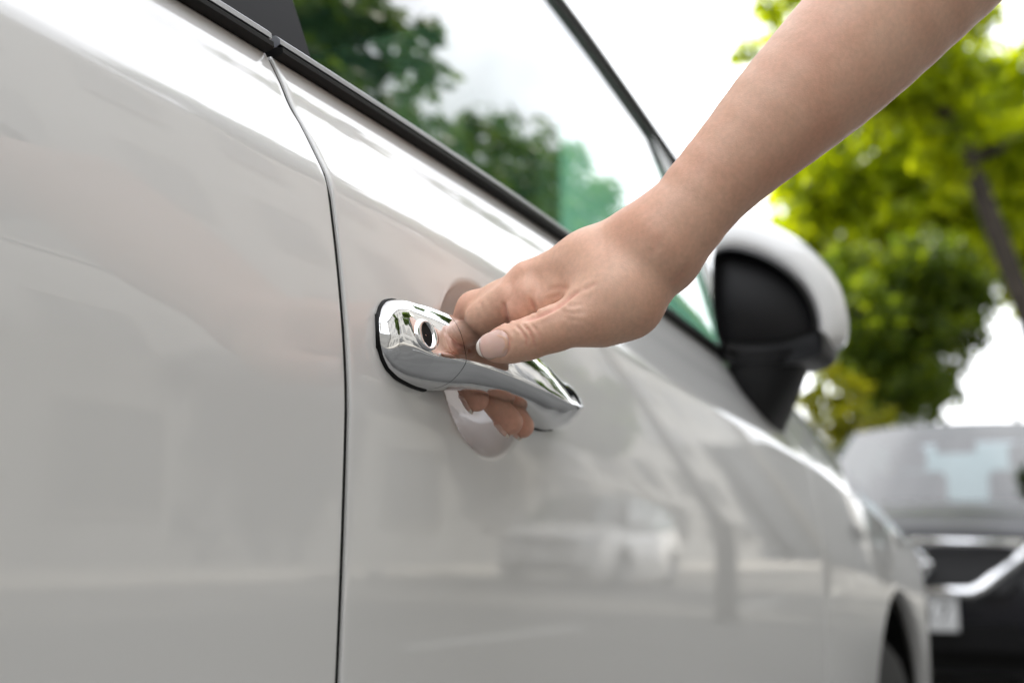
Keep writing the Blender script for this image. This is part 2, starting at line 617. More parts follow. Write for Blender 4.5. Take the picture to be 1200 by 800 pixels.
# belt mouldings: black rubber lip below, satin rail above
SEC_LOW = [(-0.004, -0.001), (0.004, -0.0005), (0.0065, 0.0012), (0.006, 0.0040), (0.0022, 0.0046), (-0.012, 0.0046)]
SEC_TOP = [(-0.012, 0.0048), (0.002, 0.0048), (0.0048, 0.0060), (0.0044, 0.0088), (0.0015, 0.0112), (-0.014, 0.0124)]
for far in (False, True):
    for x0, x1 in ((XR + 0.02, XG - 0.004), (XG + 0.003, 1.31)):
        st = side_strip('belt_moulding', x0, x1, SEC_LOW, 0.0, M['rubber'], car, far=far)
        side_strip('moulding_trim', x0, x1, SEC_TOP, 0.0, M['satin_trim'], st, far=far)

# inner skin coloured black for the shade behind the door gaps (also closes the shell from inside)
for far in (False, True):
    def inner(x, t):
        zl, zb = max(z_low(x) + 0.01, 0.25), z_belt(x) - 0.004
        z = zl + (zb - zl) * t
        y = side_y(x, z, False) + (0.017 if not (0.50 < x < 0.68) else 0.045)
        return (x, W - y if far else y, z)
    obj('dark_inner_skin', *grid(np.linspace(-1.2, 2.36, 180), np.linspace(0, 1, 30), inner), M['rubber'], car)


# rubber seals, set shallow so their black gives the shade in the panel gaps
for far in (False, True):
    for xg, hw in ((XG, 0.00202), (XF, 0.0019), (XR - 0.0022, 0.0022)):
        def sealf(x, t):
            z = 0.22 + t * (z_belt(xg) - 0.222)
            y = side_y(xg, z, False) + 0.0020
            return (x, W - y if far else y, z)
        V, Fc = grid([xg - hw, xg + hw], np.linspace(0, 1, 60), sealf)
        obj('gap_seal_shade', V, flip(Fc) if far else Fc, M['rubber'], car)

# --- greenhouse -------------------------------------------------
def y_glass(z):
    return 0.082 + 0.36 * (z - 0.985) + 0.12 * (z - 0.985) ** 2


RAIL = [(1.80, 0.965), (1.70, 1.045), (1.58, 1.150), (1.47, 1.237), (1.36, 1.315), (1.25, 1.383), (1.10, 1.440), (0.90, 1.472), (0.55, 1.490), (0.1, 1.492), (-0.4, 1.470), (-0.8, 1.425), (-1.02, 1.36), (-1.14, 1.25), (-1.24, 1.10), (-1.30, 1.0)]
rs = np.linspace(0, 1, len(RAIL))
rail_x, rail_z = spline(rs, [p[0] for p in RAIL]), spline(rs, [p[1] for p in RAIL])
_tx = np.linspace(0, 1, 400)
_rx = np.array([rail_x(t) for t in _tx])
_rz = np.array([rail_z(t) for t in _tx])


def tuck(x):                                       # the pillar foot runs inwards under the bonnet
    return 0.55 * max(0.0, x - 1.52) ** 1.3


def rail_at(x):                                    # height of the rail line above x
    i = np.argsort(_rx)
    return float(np.interp(x, _rx[i], _rz[i]))


def pane(name, xa_fn, xb_fn, z1_fn, material, far=False, out=0.0, n=26, m=26):
    """a side-window sheet between two slanted edges, from the belt up to z1_fn(x)"""
    def fn(s, t):
        z = None
        x = xa_fn(1.0) + s * (xb_fn(1.0) - xa_fn(1.0))
        for _ in range(6):
            z0, z1 = z_belt(x) + 0.008, z1_fn(x)
            z = z0 + t * (z1 - z0)
            x = xa_fn(z) + s * (xb_fn(z) - xa_fn(z))
        y = y_glass(z) - out + tuck(x)
        return (x, W - y if far else y, z)
    V, Fc = grid(np.linspace(0, 1, n), np.linspace(0, 1, m), fn)
    return obj(name, V, flip(Fc) if far else Fc, material, car)


FRAME = 0.030
front_edge = lambda z: 1.300 + 0.085 * min(max((z - 0.96) / 0.27, 0), 1.2) ** 0.8
for far in (False, True):
    top = lambda x: rail_at(x) - FRAME
    pane('window_pane', lambda z: 0.52, front_edge, top, M['green_glass'], far, 0.0)
    pane('window_pane', lambda z: XR + 0.12, lambda z: 0.40, top, M['green_glass'], far, 0.0)
    pane('window_pane', lambda z: front_edge(z) + 0.022, lambda z: 1.66 - 0.9 * max(z - 0.98, 0), lambda x: rail_at(x) - 0.026, M['green_glass'], far, 0.0)
    pane('window_pane', lambda z: -1.05, lambda z: XR + 0.06, lambda x: rail_at(x) - 0.05, M['green_glass'], far, 0.0)
    # black sash on the pillar between the doors and the slim bars
    pane('pillar_sash', lambda z: XG + 0.004, lambda z: 0.535, lambda x: rail_at(x) - 0.012, M['satin_black'], far, 0.006, 8, 30)
    pane('pillar_sash', lambda z: 0.375, lambda z: XG - 0.003, lambda x: rail_at(x) - 0.012, M['satin_black'], far, 0.006, 8, 30)
    pane('window_bar', lambda z: front_edge(z) - 0.012, lambda z: front_edge(z) + 0.034, lambda x: rail_at(x) - 0.012, M['gloss_black'], far, 0.005, 6, 30)
    pane('window_bar', lambda z: XR + 0.03, lambda z: XR + 0.13, lambda x: rail_at(x) - 0.012, M['gloss_black'], far, 0.005, 6, 30)


def rail_strip(name, t0, t1, d0, d1, o0, o1, material, far, n=120, m=6, bulge=0.0):
    """strip along the roof rail between offsets d0 and d1 (below the rail line)"""
    def fn(t, s):
        x, z = rail_x(t), rail_z(t)
        e = 1e-3
        tx, tz = rail_x(min(t + e, 1)) - rail_x(max(t - e, 0)), rail_z(min(t + e, 1)) - rail_z(max(t - e, 0))
        L = math.hypot(tx, tz)
        nx, nz = -tz / L, tx / L                 # points down / inward of the side view
        d = d0 + s * (d1 - d0)
        px, pz = x + nx * d, z + nz * d
        y = y_glass(pz) - (o0 + s * (o1 - o0)) - bulge * math.sin(math.pi * s) + tuck(px)
        return (px, W - y if far else y, pz)
    V, Fc = grid(np.linspace(t0, t1, n), np.linspace(0, 1, m), fn)
    return obj(name, V, flip(Fc) if not far else Fc, material, car)


for far in (False, True):
    rail_strip('window_frame', 0.0, 0.93, 0.006, 0.036, 0.009, 0.003, M['rubber'], far, bulge=0.002)
    rail_strip('roof_rail', 0.0, 1.0, -0.030, 0.007, -0.030, 0.012, M['white_paint'], far, m=12, bulge=0.006)


def across(t, s, bow, arch):
    x, z = rail_x(t), rail_z(t) + 0.028
    y0 = y_glass(rail_z(t) + 0.03) + 0.028 + tuck(x)
    k = 1 - (2 * s - 1) ** 2
    return (x + bow * k, y0 + s * (W - 2 * y0), z + arch * k)


def t_of(x):
    return float(np.interp(-x, -_rx, _tx))


tA, tR = t_of(1.20), t_of(-0.86)
obj('roof', *grid(np.linspace(tA, tR, 60), np.linspace(0, 1, 40), lambda t, s: across(t, s, 0.10 * max(0, 1 - (t - tA) / 0.15), 0.045)), M['white_paint'], car)
obj('windscreen', *grid(np.linspace(0.0, tA, 40), np.linspace(0, 1, 40), lambda t, s: across(t, s, 0.10 + 0.14 * (1 - t / tA), 0.045 * (0.3 + 0.7 * t / tA))), M['clear_glass'], car)
obj('tailgate_glass', *grid(np.linspace(tR, t_of(-1.25), 30), np.linspace(0, 1, 40), lambda t, s: across(t, s, -0.10 * (t - tR) / 0.2, 0.045)), M['green_glass'], car)
obj('headliner', *grid(np.linspace(t_of(1.22), tR, 40), np.linspace(0, 1, 30), lambda t, s: (lambda p: (p[0], p[1], p[2] - 0.035))(across(t, s, 0.08 * max(0, 1 - (t - tA) / 0.15), 0.04))), M['headliner'], car)

# bonnet, front and rear ends
def bonnet_fn(x, s):
    zb = z_belt(x)
    y0 = side_y(x, zb, False) + 0.003
    k = 1 - abs(2 * s - 1) ** 2.4
    return (x + 0.05 * k * max(0, (x - 2.2) / 0.5), y0 + s * (W - 2 * y0), zb + 0.002 + 0.055 * k)


obj('bonnet', *grid(np.linspace(1.62, 2.70, 60), np.linspace(0, 1, 60), bonnet_fn), M['white_paint'], car)


def bumper_fn(front):
    def fn(s, t):
        x0 = 2.522 if front else -1.342
        zt = z_belt(2.70) if front else 1.0
        z = 0.20 + t * (zt - 0.20)
        y0 = side_y(x0, z, False)
        q = 2 * s - 1
        k = (1 - abs(q) ** 3.2)
        bow = 0.27 if front else -0.13
        prof = 1.0 - 0.30 * max(0, (t - 0.55) / 0.45) ** 2 - 0.25 * max(0, (0.3 - t) / 0.3) ** 2
        return (x0 + bow * k * prof, y0 + s * (W - 2 * y0), z)
    return fn


V, Fc = grid(np.linspace(0, 1, 60), np.linspace(0, 1, 30), bumper_fn(True))
obj('front_bumper', V, Fc, M['white_paint'], car)
V, Fc = grid(np.linspace(0, 1, 60), np.linspace(0, 1, 30), bumper_fn(False))
obj('rear_bumper', V, flip(Fc), M['white_paint'], car)
for sgn in (0, 1):
    def lampf(s, t):
        p = bumper_fn(True)((0.03 + 0.20 * s) if not sgn else (0.97 - 0.20 * s), 0.70 + 0.20 * t)
        return (p[0] + 0.006 + 0.015 * math.sin(math.pi * s) * math.sin(math.pi * t), p[1], p[2])
    V, Fc = grid(np.linspace(0, 1, 14), np.linspace(0, 1, 8), lampf)
    obj('headlight', V, Fc if not sgn else flip(Fc), M['alloy'], car)

    def tailf(s, t):
        p = bumper_fn(False)((0.02 + 0.12 * s) if not sgn else (0.98 - 0.12 * s), 0.72 + 0.22 * t)
        return (p[0] - 0.008, p[1], p[2])
    V, Fc = grid(np.linspace(0, 1, 10), np.linspace(0, 1, 8), tailf)
    obj('tail_light', V, flip(Fc) if not sgn else Fc, M['red_lens'], car)
obj('underbody', *box(-1.25, 2.5, 0.12, W - 0.12, 0.18, 0.24), M['rubber'], car, smooth=False)


def wheel(parent, x, y, side, R=0.30, width=0.19):
    """side = -1: outer face looks towards -y"""
    h = width / 2
    w = obj('wheel', *lathe([(0.10, -0.3 * h), (0.06, 0.9 * h), (0.0, 0.9 * h)], 24, 'y'), M['rubber'], parent)
    w.location = (x, y, R)
    prof = [(0.20, -h), (0.27, -h * 1.04), (0.292, -h * 0.85), (R, -h * 0.45), (R, h * 0.45), (0.292, h * 0.85), (0.27, h * 1.04), (0.20, h)]
    obj('tyre', *lathe(prof, 48), M['tyre'], w)
    V, Fc = lathe([(0.205, -h), (0.195, -h * 0.95), (0.185, -h * 0.6), (0.18, h * 0.9)], 48)
    Vh, Fh = lathe([(0.0, -h * 0.75), (0.03, -h * 0.78), (0.045, -h * 0.7), (0.05, -h * 0.3)], 24)
    parts = [(V, Fc), (Vh, Fh)]
    for k in range(5):
        a = 2 * math.pi * k / 5
        V, Fc = box(0.03, 0.19, -h * 0.74, -h * 0.45, -0.022, 0.022)
        parts.append(([(p[0] * math.cos(a) - p[2] * math.sin(a), p[1], p[0] * math.sin(a) + p[2] * math.cos(a)) for p in V], Fc))
    V, Fc = merge(*parts)
    if side > 0:
        V, Fc = [(p[0], -p[1], p[2]) for p in V], flip(Fc)
    obj('rim', V, Fc, M['alloy'], w, sharp=35)
    return w


for x in (AX_F, AX_R):
    wheel(car, x, 0.140, -1)
    wheel(car, x, W - 0.125, 1)
    for far in (False, True):
        def liner(q, s):
            y = 0.048 + s * 0.28
            return (x + (AR - 0.003) * math.cos(q), W - y if far else y, AZ + (AR - 0.003) * math.sin(q))
        V, Fc = grid(np.linspace(-0.25, math.pi + 0.25, 40), np.linspace(0, 1, 4), liner)
        obj('wheel_liner', V, Fc, M['rubber'], car)

# cabin
obj('cabin_floor', *box(-1.1, 1.7, 0.10, W - 0.10, 0.30, 0.34), M['cabin_plastic'], car, smooth=False)
for far in (False, True):
    def trim(x, t):
        z = 0.34 + t * (z_belt(x) + 0.012 - 0.34)
        y = side_y(x, min(z, z_belt(x)), False) + 0.075 - 0.03 * t
        return (x, W - y if far else y, z)
    obj('door_lining', *grid(np.linspace(-0.9, 1.6, 40), np.linspace(0, 1, 14), trim), M['cabin_plastic'], car)
bevel_box('dashboard', (1.42, 1.80, 0.16, W - 0.16, 0.62, 0.965), M['cabin_plastic'], car, 0.05, 4)
for y, x in ((0.46, 0.62), (W - 0.46, 0.62)):
    s = bevel_box('seat', (x, x + 0.52, y - 0.25, y + 0.25, 0.36, 0.54), M['seat_cloth'], car, 0.06, 4)
    V, Fc = grid(np.linspace(0, 2 * math.pi, 25), np.linspace(0, 1, 10), lambda q, t: (
        x + 0.02 - 0.22 * t + 0.065 * math.sin(q) * (1 - 0.3 * t), y + (0.25 - 0.05 * t * t) * math.copysign(abs(math.cos(q)) ** 0.5, math.cos(q)), 0.48 + 0.62 * t))
    obj('backrest', V, Fc, M['seat_cloth'], s)
    bevel_box('headrest', (x - 0.29, x - 0.19, y - 0.13, y + 0.13, 1.12, 1.29), M['seat_cloth'], s, 0.04, 4)
bevel_box('rear_bench', (-0.35, 0.15, 0.16, W - 0.16, 0.36, 0.58), M['seat_cloth'], car, 0.06, 4)
bevel_box('bench_backrest', (-0.55, -0.38, 0.18, W - 0.18, 0.50, 1.10), M['seat_cloth'], car, 0.06, 4)
ang = np.linspace(0, 2 * math.pi, 41)
V, Fc = tube([(1.24 + 0.07 * math.sin(a), W - 0.46 + 0.18 * math.cos(a), 0.93 + 0.165 * math.sin(a)) for a in ang], [0.014] * 41, 8, False)
obj('steering_wheel', V, Fc, M['cabin_plastic'], car)

# --- door handle ------------------------------------------------
H_O = np.array([0.479, side_y(0.50, 0.841, False), 0.8425])
H_L = 0.2165
H_K = 0.948
eu = np.array([math.cos(0.085), 0.006, -math.sin(0.085)])
ev = np.array([math.sin(0.085), 0.05, math.cos(0.085)])
ew = np.array([0.0, -1.0, 0.05])
h_out = spline([0, .004, .010, .020, .035, .055, .08, .11, .145, .175, .198, .210, .2145, .2165], [.0020, .0085, .0130, .0175, .0235, .0285, .0320, .0335, .0335, .0315, .0275, .0225, .0170, .0085])
h_in = spline([0, .045, .058, .075, .10, .13, .150, .162, .2165], [.0, .0, .004, .0115, .0145, .0140, .009, .0, .0])
h_top = spline([0, .002, .006, .013, .026, .07, .11, .15, .185, .203, .2125, .2165], [.0060, .0108, .0158, .0194, .0212, .0196, .0182, .0176, .0166, .0150, .0120, .0065])
h_bot = spline([0, .002, .006, .013, .026, .046, .066, .095, .128, .152, .180, .202, .2125, .2165], [-.0060, -.0108, -.0156, -.0190, -.0210, -.0208, -.0182, -.0164, -.0164, -.0175, -.0182, -.0158, -.0120, -.0065])


def chaikin(P, n):
    for _ in range(n):
        Q = []
        for a, b in zip(P, P[1:] + P[:1]):
            Q += [(0.75 * a[0] + 0.25 * b[0], 0.75 * a[1] + 0.25 * b[1]), (0.25 * a[0] + 0.75 * b[0], 0.25 * a[1] + 0.75 * b[1])]
        P = Q
    return P


def handle_sec(u):
    vt, vb, wo, wi = h_top(u), h_bot(u), h_out(u), h_in(u)
    d = wo - wi
    vr = max(-0.0035, vb + 0.004 if vb > -0.008 else vb + 0.30 * (vt - vb)) if u > 0.01 else vb + 0.42 * (vt - vb)
    k = min(max((u - 0.004) / 0.02, 0.0), 1.0)
    vr = (1 - k) * (vb + 0.42 * (vt - vb)) + k * max(-0.0088, vb + 0.0042)
    k2 = min(max((u - 0.172) / 0.040, 0.0), 1.0)
    vr = (1 - k2) * vr + k2 * (vb + 0.45 * (vt - vb))
    a, b = vt - vr, vr - vb
    e = 0.004 if wi < 0.002 else 0
    P = [(vt - .03 * a, wi - e), (vt, wi + .34 * d), (vt - .14 * a, wi + .68 * d), (vt - .48 * a, wi + .92 * d), (vr + .07 * a, wi + 1.04 * d),
         (vr - .14 * b, wi + 1.02 * d), (vb + .26 * b, wi + .76 * d), (vb, wi + .42 * d), (vb + .03 * b, wi - e), (0.5 * (vt + vb), wi - 0.001)]
    return chaikin(P, 3)


def h_pt(u, v, w):
    return H_O + u * H_K * eu + v * ev + w * ew


def handle_loft(name, u0, u1, parent, n=70):
    us = [u0 + (u1 - u0) * (0.5 - 0.5 * math.cos(math.pi * i / (n - 1))) for i in range(n)]
    V, Fc = [], []
    for u in us:
        S = handle_sec(u)
        V += [h_pt(u, v, w) for v, w in S]
    k = len(S)
    for i in range(n - 1):
        for j in range(k):
            Fc.append((i * k + j, (i + 1) * k + j, (i + 1) * k + (j + 1) % k, i * k + (j + 1) % k))
    Fc.append(tuple(range(k)))
    Fc.append(tuple(reversed(range((n - 1) * k, n * k))))
    return obj(name, V, Fc, M['chrome'], parent, sharp=50)


handle = empty('door_handle', tuple(H_O))
handle.parent = car


def hchild(o):
    o.parent = handle
    o.matrix_parent_inverse = Matrix.Translation(Vector(-H_O))
    return o


hchild(handle_loft('lock_cover', 0.0, 0.0440, None))
hchild(handle_loft('grip', 0.0444, H_L, None))


def gasket(name, u0, u1, grow=0.0035):
    """dark rubber seat under a foot of the handle"""
    V, Fc = [], []
    us = [u0 + (u1 - u0) * (0.5 - 0.5 * math.cos(math.pi * i / 23)) for i in range(24)]
    up = [(u, h_top(min(max(u, 0.001), H_L - 0.001))) for u in us]
    dn = [(u, h_bot(min(max(u, 0.001), H_L - 0.001))) for u in us]
    cu, cv = 0.5 * (u0 + u1), 0.0
    loop = up + dn[::-1]
    out = []
    nl = len(loop)
    for i in range(nl):
        p_, q_ = loop[(i - 2) % nl], loop[(i + 2) % nl]
        tx, ty = q_[0] - p_[0], q_[1] - p_[1]
        L = math.hypot(tx, ty) + 1e-9
        out.append((loop[i][0] - grow * ty / L, loop[i][1] + grow * tx / L))
    n = len(loop)
    for w, L in ((-0.004, out), (0.0010, out), (0.0017, [(0.6 * a[0] + 0.4 * b[0], 0.6 * a[1] + 0.4 * b[1]) for a, b in zip(out, loop)]), (0.0019, loop), (0.0019, [(cu + 0.5 * (u - cu), cv + 0.5 * (v - cv)) for u, v in loop])):
        for (u, v) in L:
            p = h_pt(u, v, w)
            V.append((p[0], side_y(p[0], p[2], False) - w, p[2]))
    for r in range(4):
        for k in range(n):
            Fc.append((r * n + k, (r + 1) * n + k, (r + 1) * n + (k + 1) % n, r * n + (k + 1) % n))
    return hchild(obj(name, V, flip(Fc), M['rubber']))


gasket('gasket', -0.0002, 0.046, 0.0006)
gasket('gasket', 0.170, 0.2135, 0.0002)


def handle_surf(u, v):
    """outermost w of the handle section at (u, v)"""
    S = handle_sec(u)
    best = 0.0
    for a, b in zip(S, S[1:] + S[:1]):
        if (a[0] - v) * (b[0] - v) <= 0 and abs(a[0] - b[0]) > 1e-9:
            t = (v - a[0]) / (b[0] - a[0])
            best = max(best, a[1] + t * (b[1] - a[1]))
    return best


# key escutcheon: a chrome collar round an oval disc, black for the shade inside the slot
KU, KV = 0.0195, 0.0005


def oval(q, ru, rv):
    return KU + ru * math.cos(q), KV + rv * math.sin(q)


Q = np.linspace(0, 2 * math.pi, 49)
V, Fc = [], []
ring = [(0.0070, 0.0084, -0.0006), (0.0066, 0.0080, 0.0010), (0.0057, 0.0073, 0.0020), (0.0044, 0.0066, 0.0018), (0.0037, 0.0061, 0.0008), (0.0035, 0.0059, -0.0012)]
for ru, rv, dw in ring:
    for q in Q[:-1]:
        u, v = oval(q, ru, rv)
        V.append(h_pt(u, v, handle_surf(u, v) + dw))
n = 48
for r in range(len(ring) - 1):
    for k in range(n):
        Fc.append((r * n + k, (r + 1) * n + k, (r + 1) * n + (k + 1) % n, r * n + (k + 1) % n))
hchild(obj('key_collar', V, flip(Fc), M['chrome']))
V, Fc = [], []
for ru, rv, dw in ((0.0042, 0.0063, 0.0003), (0.0036, 0.0055, 0.0003), (0.0030, 0.0040, 0.0003), (0.0004, 0.0005, 0.0003)):
    for q in Q[:-1]:
        u, v = oval(q, ru, rv)
        V.append(h_pt(u, v, handle_surf(KU + (u - KU) * 1.0, v) + dw))
for r in range(3):
    for k in range(n):
        Fc.append((r * n + k, (r + 1) * n + k, (r + 1) * n + (k + 1) % n, r * n + (k + 1) % n))
hchild(obj('keyhole_shade', V, flip(Fc), M['rubber']))

# --- door mirror ------------------------------------------------
def door_mirror(far):
    mc = np.array([1.285, 0.024, 1.010])
    sm = empty('side_mirror', (mc[0], W - mc[1] if far else mc[1], mc[2]))
    sm.parent = car
    # mouth outline (out, up) seen from behind; out is towards the kerbless side
    top = [(-0.057, 0.040), (-0.055, 0.058), (-0.036, 0.064), (-0.004, 0.055), (0.028, 0.036), (0.052, 0.008), (0.064, -0.025), (0.064, -0.056), (0.046, -0.070), (0.010, -0.074), (-0.030, -0.070), (-0.052, -0.060), (-0.058, -0.010)]
    P = [(a * 0.86, b * 0.86) for a, b in chaikin(top, 2)]
    n = len(P)

    def put(name, rows, material, cap_in=False, cap_out=False):
        V, Fc = [], []
        for dx, k, oo, uu in rows:
            for (a, b) in P:
                sa, sb = min(max((a + 0.05) / 0.10, 0), 1), min(max((b + 0.065) / 0.12, 0), 1)
                ka = k if k < 1 else 1 + (k - 1) * (0.12 + 0.88 * sa)
                kb = k if k < 1 else 1 + (k - 1) * (0.12 + 0.88 * sb)
                y = -(a * ka + oo * sa)
                V.append((dx + 0.22 * a * (1 if dx < 0.03 else 0.6), -y if far else y, b * kb + uu * sb))
        for r in range(len(rows) - 1):
            for j in range(n):
                Fc.append((r * n + j, r * n + (j + 1) % n, (r + 1) * n + (j + 1) % n, (r + 1) * n + j))
        if cap_out: Fc.append(tuple(range((len(rows) - 1) * n, len(rows) * n)))
        if cap_in: Fc.append(tuple(reversed(range(n))))
        return obj(name, V, flip(Fc) if far else Fc, material, sm, sharp=60)
    # painted cap: wraps the mouth and bulges forward, thick round the crown
    put('shell', [(0.000, 1.02, 0.003, 0.005), (-0.004, 1.05, 0.006, 0.011), (0.000, 1.09, 0.011, 0.021), (0.012, 1.14, 0.017, 0.034), (0.032, 1.17, 0.021, 0.043), (0.056, 1.10, 0.021, 0.042), (0.078, 0.95, 0.019, 0.035), (0.096, 0.68, 0.016, 0.025), (0.106, 0.35, 0.013, 0.016), (0.109, 0.02, 0.012, 0.012)], M['white_paint'])
    put('shell_rim', [(0.003, 1.06, 0.001, 0.006), (-0.009, 1.05, 0.000, 0.004), (-0.011, 1.03, 0.000, 0.001), (-0.004, 0.985, 0, 0), (0.012, 0.96, 0, 0)], M['black_plastic'])
    put('mirror_glass', [(0.009, 0.975, 0, 0), (0.006, 0.972, 0, 0), (0.005, 0.95, 0, 0)], M['mirror_glass'], cap_out=True)
    # black lower cover with the hinge nose, and the foot that carries it on the door
    low = [(a * 0.80, b * 0.80) for a, b in chaikin([(-0.056, -0.052), (-0.020, -0.062), (0.030, -0.064), (0.072, -0.050), (0.086, -0.052), (0.088, -0.076), (0.074, -0.092), (0.020, -0.098), (-0.040, -0.094), (-0.058, -0.080)], 2)]
    V, Fc = [], []
    for dx, k in ((-0.010, 0.93), (-0.014, 0.98), (-0.006, 1.0), (0.050, 1.0), (0.075, 0.92), (0.085, 0.7)):
        for a, b in low:
            y = -(0.010 + (a - 0.010) * k)
            V.append((dx, -y if far else y, -0.060 + (b + 0.060) * k))
    m = len(low)
    for r in range(5):
        for j in range(m):
            Fc.append((r * m + j, r * m + (j + 1) % m, (r + 1) * m + (j + 1) % m, (r + 1) * m + j))
    Fc += [tuple(reversed(range(m))), tuple(range(5 * m, 6 * m))]
    obj('lower_cover', V, flip(Fc) if far else Fc, M['black_plastic'], sm, sharp=60)
    V, Fc = [], []
    foot = [(-0.060, 0.020, 0.004, 0.044, 0.036), (-0.078, 0.030, -0.004, 0.042, 0.040), (-0.103, 0.055, -0.026, 0.036, 0.046), (-0.128, 0.085, -0.054, 0.030, 0.052), (-0.152, 0.105, -0.078, 0.026, 0.056)]
    for up, cx, out, ry, rx in foot:
        for k in range(24):
            q = 2 * math.pi * k / 24
            c, d = math.cos(q), math.sin(q)
            y = -(out * 0.55 + ry * math.copysign(abs(c) ** 0.7, c))
            V.append((cx * 0.9 + rx * math.copysign(abs(d) ** 0.7, d), -y if far else y, up))
    for r in range(len(foot) - 1):
        for k in range(24):
            Fc.append((r * 24 + k, (r + 1) * 24 + k, (r + 1) * 24 + (k + 1) % 24, r * 24 + (k + 1) % 24))
    obj('mirror_foot', V, flip(Fc) if far else Fc, M['black_plastic'], sm)


door_mirror(False)
door_mirror(True)


# ------------------------------------------------------------------ the person's arm and hand (one continuous surface)
def to_cam(p):
    d = np.array(p, float) - CAM
    return np.array([d @ RGT, d @ UPV, d @ FWD])


def from_cam(v):
    return CAM + v[0] * RGT + v[1] * UPV + v[2] * FWD


def cpx(px, py, d):
    return np.array([(px - 600) / FPX * d, (400 - py) / FPX * d, d])


# joints, in metres
IDX = [(0.546, -0.047, 0.8725), (0.551, -0.0125, 0.8640), (0.557, 0.0050, 0.8440), (0.5640, -0.006, 0.8185)]
MID = [(0.564, -0.051, 0.8795), (0.572, -0.004, 0.8670), (0.576, 0.0060, 0.8380), (0.5880, -0.0145, 0.8075)]
RNG = [(0.582, -0.054, 0.8760), (0.590, -0.005, 0.8640), (0.593, 0.0040, 0.8380), (0.6030, -0.0145, 0.8068)]
PNK = [(0.598, -0.060, 0.8680), (0.605, -0.016, 0.8600), (0.608, -0.001, 0.8400), (0.6130, -0.0080, 0.8230)]
FINGERS = [[to_cam(p) for p in f] for f in (IDX, MID, RNG, PNK)]
FR = [(0.0112, 0.0101, 0.0080, 0.0070), (0.0112, 0.0092, 0.0081, 0.0071), (0.0106, 0.0088, 0.0078, 0.0068), (0.0098, 0.0078, 0.0068, 0.0060)]
T_CMC, T_MCP, T_IP, T_TIP = cpx(736, 344, 0.582), cpx(678, 375, 0.581), cpx(619, 397, 0.583), cpx(582, 406, 0.5875)
WR = cpx(777, 286, 0.597)
_ap = [(777, 286, 0.597, 48, .0130), (819, 232, 0.597, 48, .0135), (862, 187, 0.597, 54, .0140), (908, 141, 0.597, 64, .0140), (955, 96, 0.598, 72, .0135), (1001, 50, 0.600, 78, .0130), (1058, -10, 0.602, 84, .012), (1115, -68, 0.604, 88, .010), (1170, -125, 0.607, 88, .008)]
_at = np.linspace(0, 1, len(_ap))
_as = [spline(_at, [q[k] for q in _ap]) for k in range(5)]
ARM = []
for _t in np.linspace(0, 1, 17):
    q = [f(_t) for f in _as]
    ARM.append((cpx(q[0], q[1], q[2]), q[3] / FPX * q[2], q[4]))
ELBOW = ARM[-1][0]
SHO = ELBOW + np.array([0.24, 0.17, -0.06])

PR = []                                           # primitives: (p0, r0, p1, r1, blend)


def cone(a, ra, b, rb, k):
    PR.append((np.array(a, float), ra, np.array(b, float), rb, k))


dz = np.array([0, 0, 1.0])
for (a, ra, sa), (b, rb, sb) in zip(ARM, ARM[1:]):         # two bones side by side give the flat oval section
    cone(a - dz * sa, ra, b - dz * sb, rb, 0.0025)
for (a, ra, sa), (b, rb, sb) in zip(ARM, ARM[1:]):
    cone(a + dz * sa, ra * 0.96, b + dz * sb, rb * 0.96, 0.0025)
cone(ELBOW, 0.040, ELBOW + 0.5 * (SHO - ELBOW), 0.044, 0.02)
cone(ELBOW + 0.5 * (SHO - ELBOW), 0.044, SHO, 0.052, 0.02)
for i, f in enumerate(FINGERS):                   # metacarpals
    a = WR + dz * (-0.010 + 0.0075 * i) + np.array([-0.004, 0.002 - 0.001 * i, 0])
    mid = 0.45 * a + 0.55 * f[0] + np.array([0, 0.0015, 0])
    cone(a, 0.0175, mid, 0.0138, 0.012)
    cone(mid, 0.0138, f[0], FR[i][0] + 0.0008, 0.010)
palm = 0.5 * (FINGERS[1][0] + WR) + np.array([0.004, -0.013, 0.004])
cone(WR + np.array([-0.006, -0.006, 0.004]), 0.0170, palm, 0.0165, 0.014)
cone(palm, 0.0165, FINGERS[2][0] + np.array([0.006, -0.012, 0.0]), 0.011, 0.012)
cone(palm + dz * 0.014, 0.014, FINGERS[3][0] + np.array([0.006, -0.010, 0.0]), 0.010, 0.012)
# thumb: ball, first and second joint
cone(WR + np.array([-0.005, -0.008, -0.006]), 0.0162, T_CMC + np.array([-0.004, 0.001, 0.004]), 0.0178, 0.012)
cone(T_CMC + np.array([-0.002, 0.001, 0.005]), 0.0172, T_MCP, 0.0122, 0.010)
cone(T_CMC + np.array([-0.010, 0.010, 0.010]), 0.014, FINGERS[0][0] + np.array([0.014, -0.008, -0.001]), 0.0105, 0.010)   # web
cone(T_CMC + np.array([-0.001, -0.004, 0.005]), 0.0180, 0.5 * (T_CMC + T_MCP) + np.array([0.0, -0.0035, 0.004]), 0.0150, 0.010)
N_PALM = len(PR)
cone(T_MCP, 0.0120, 0.5 * (T_MCP + T_IP), 0.0101, 0.006)
cone(0.5 * (T_MCP + T_IP), 0.0101, T_IP, 0.0097, 0.005)
cone(T_IP, 0.0096, 0.45 * T_IP + 0.55 * T_TIP, 0.0091, 0.004)
cone(0.45 * T_IP + 0.55 * T_TIP, 0.0091, T_TIP, 0.0079, 0.004)
THUMB = (N_PALM, len(PR))
FING = []
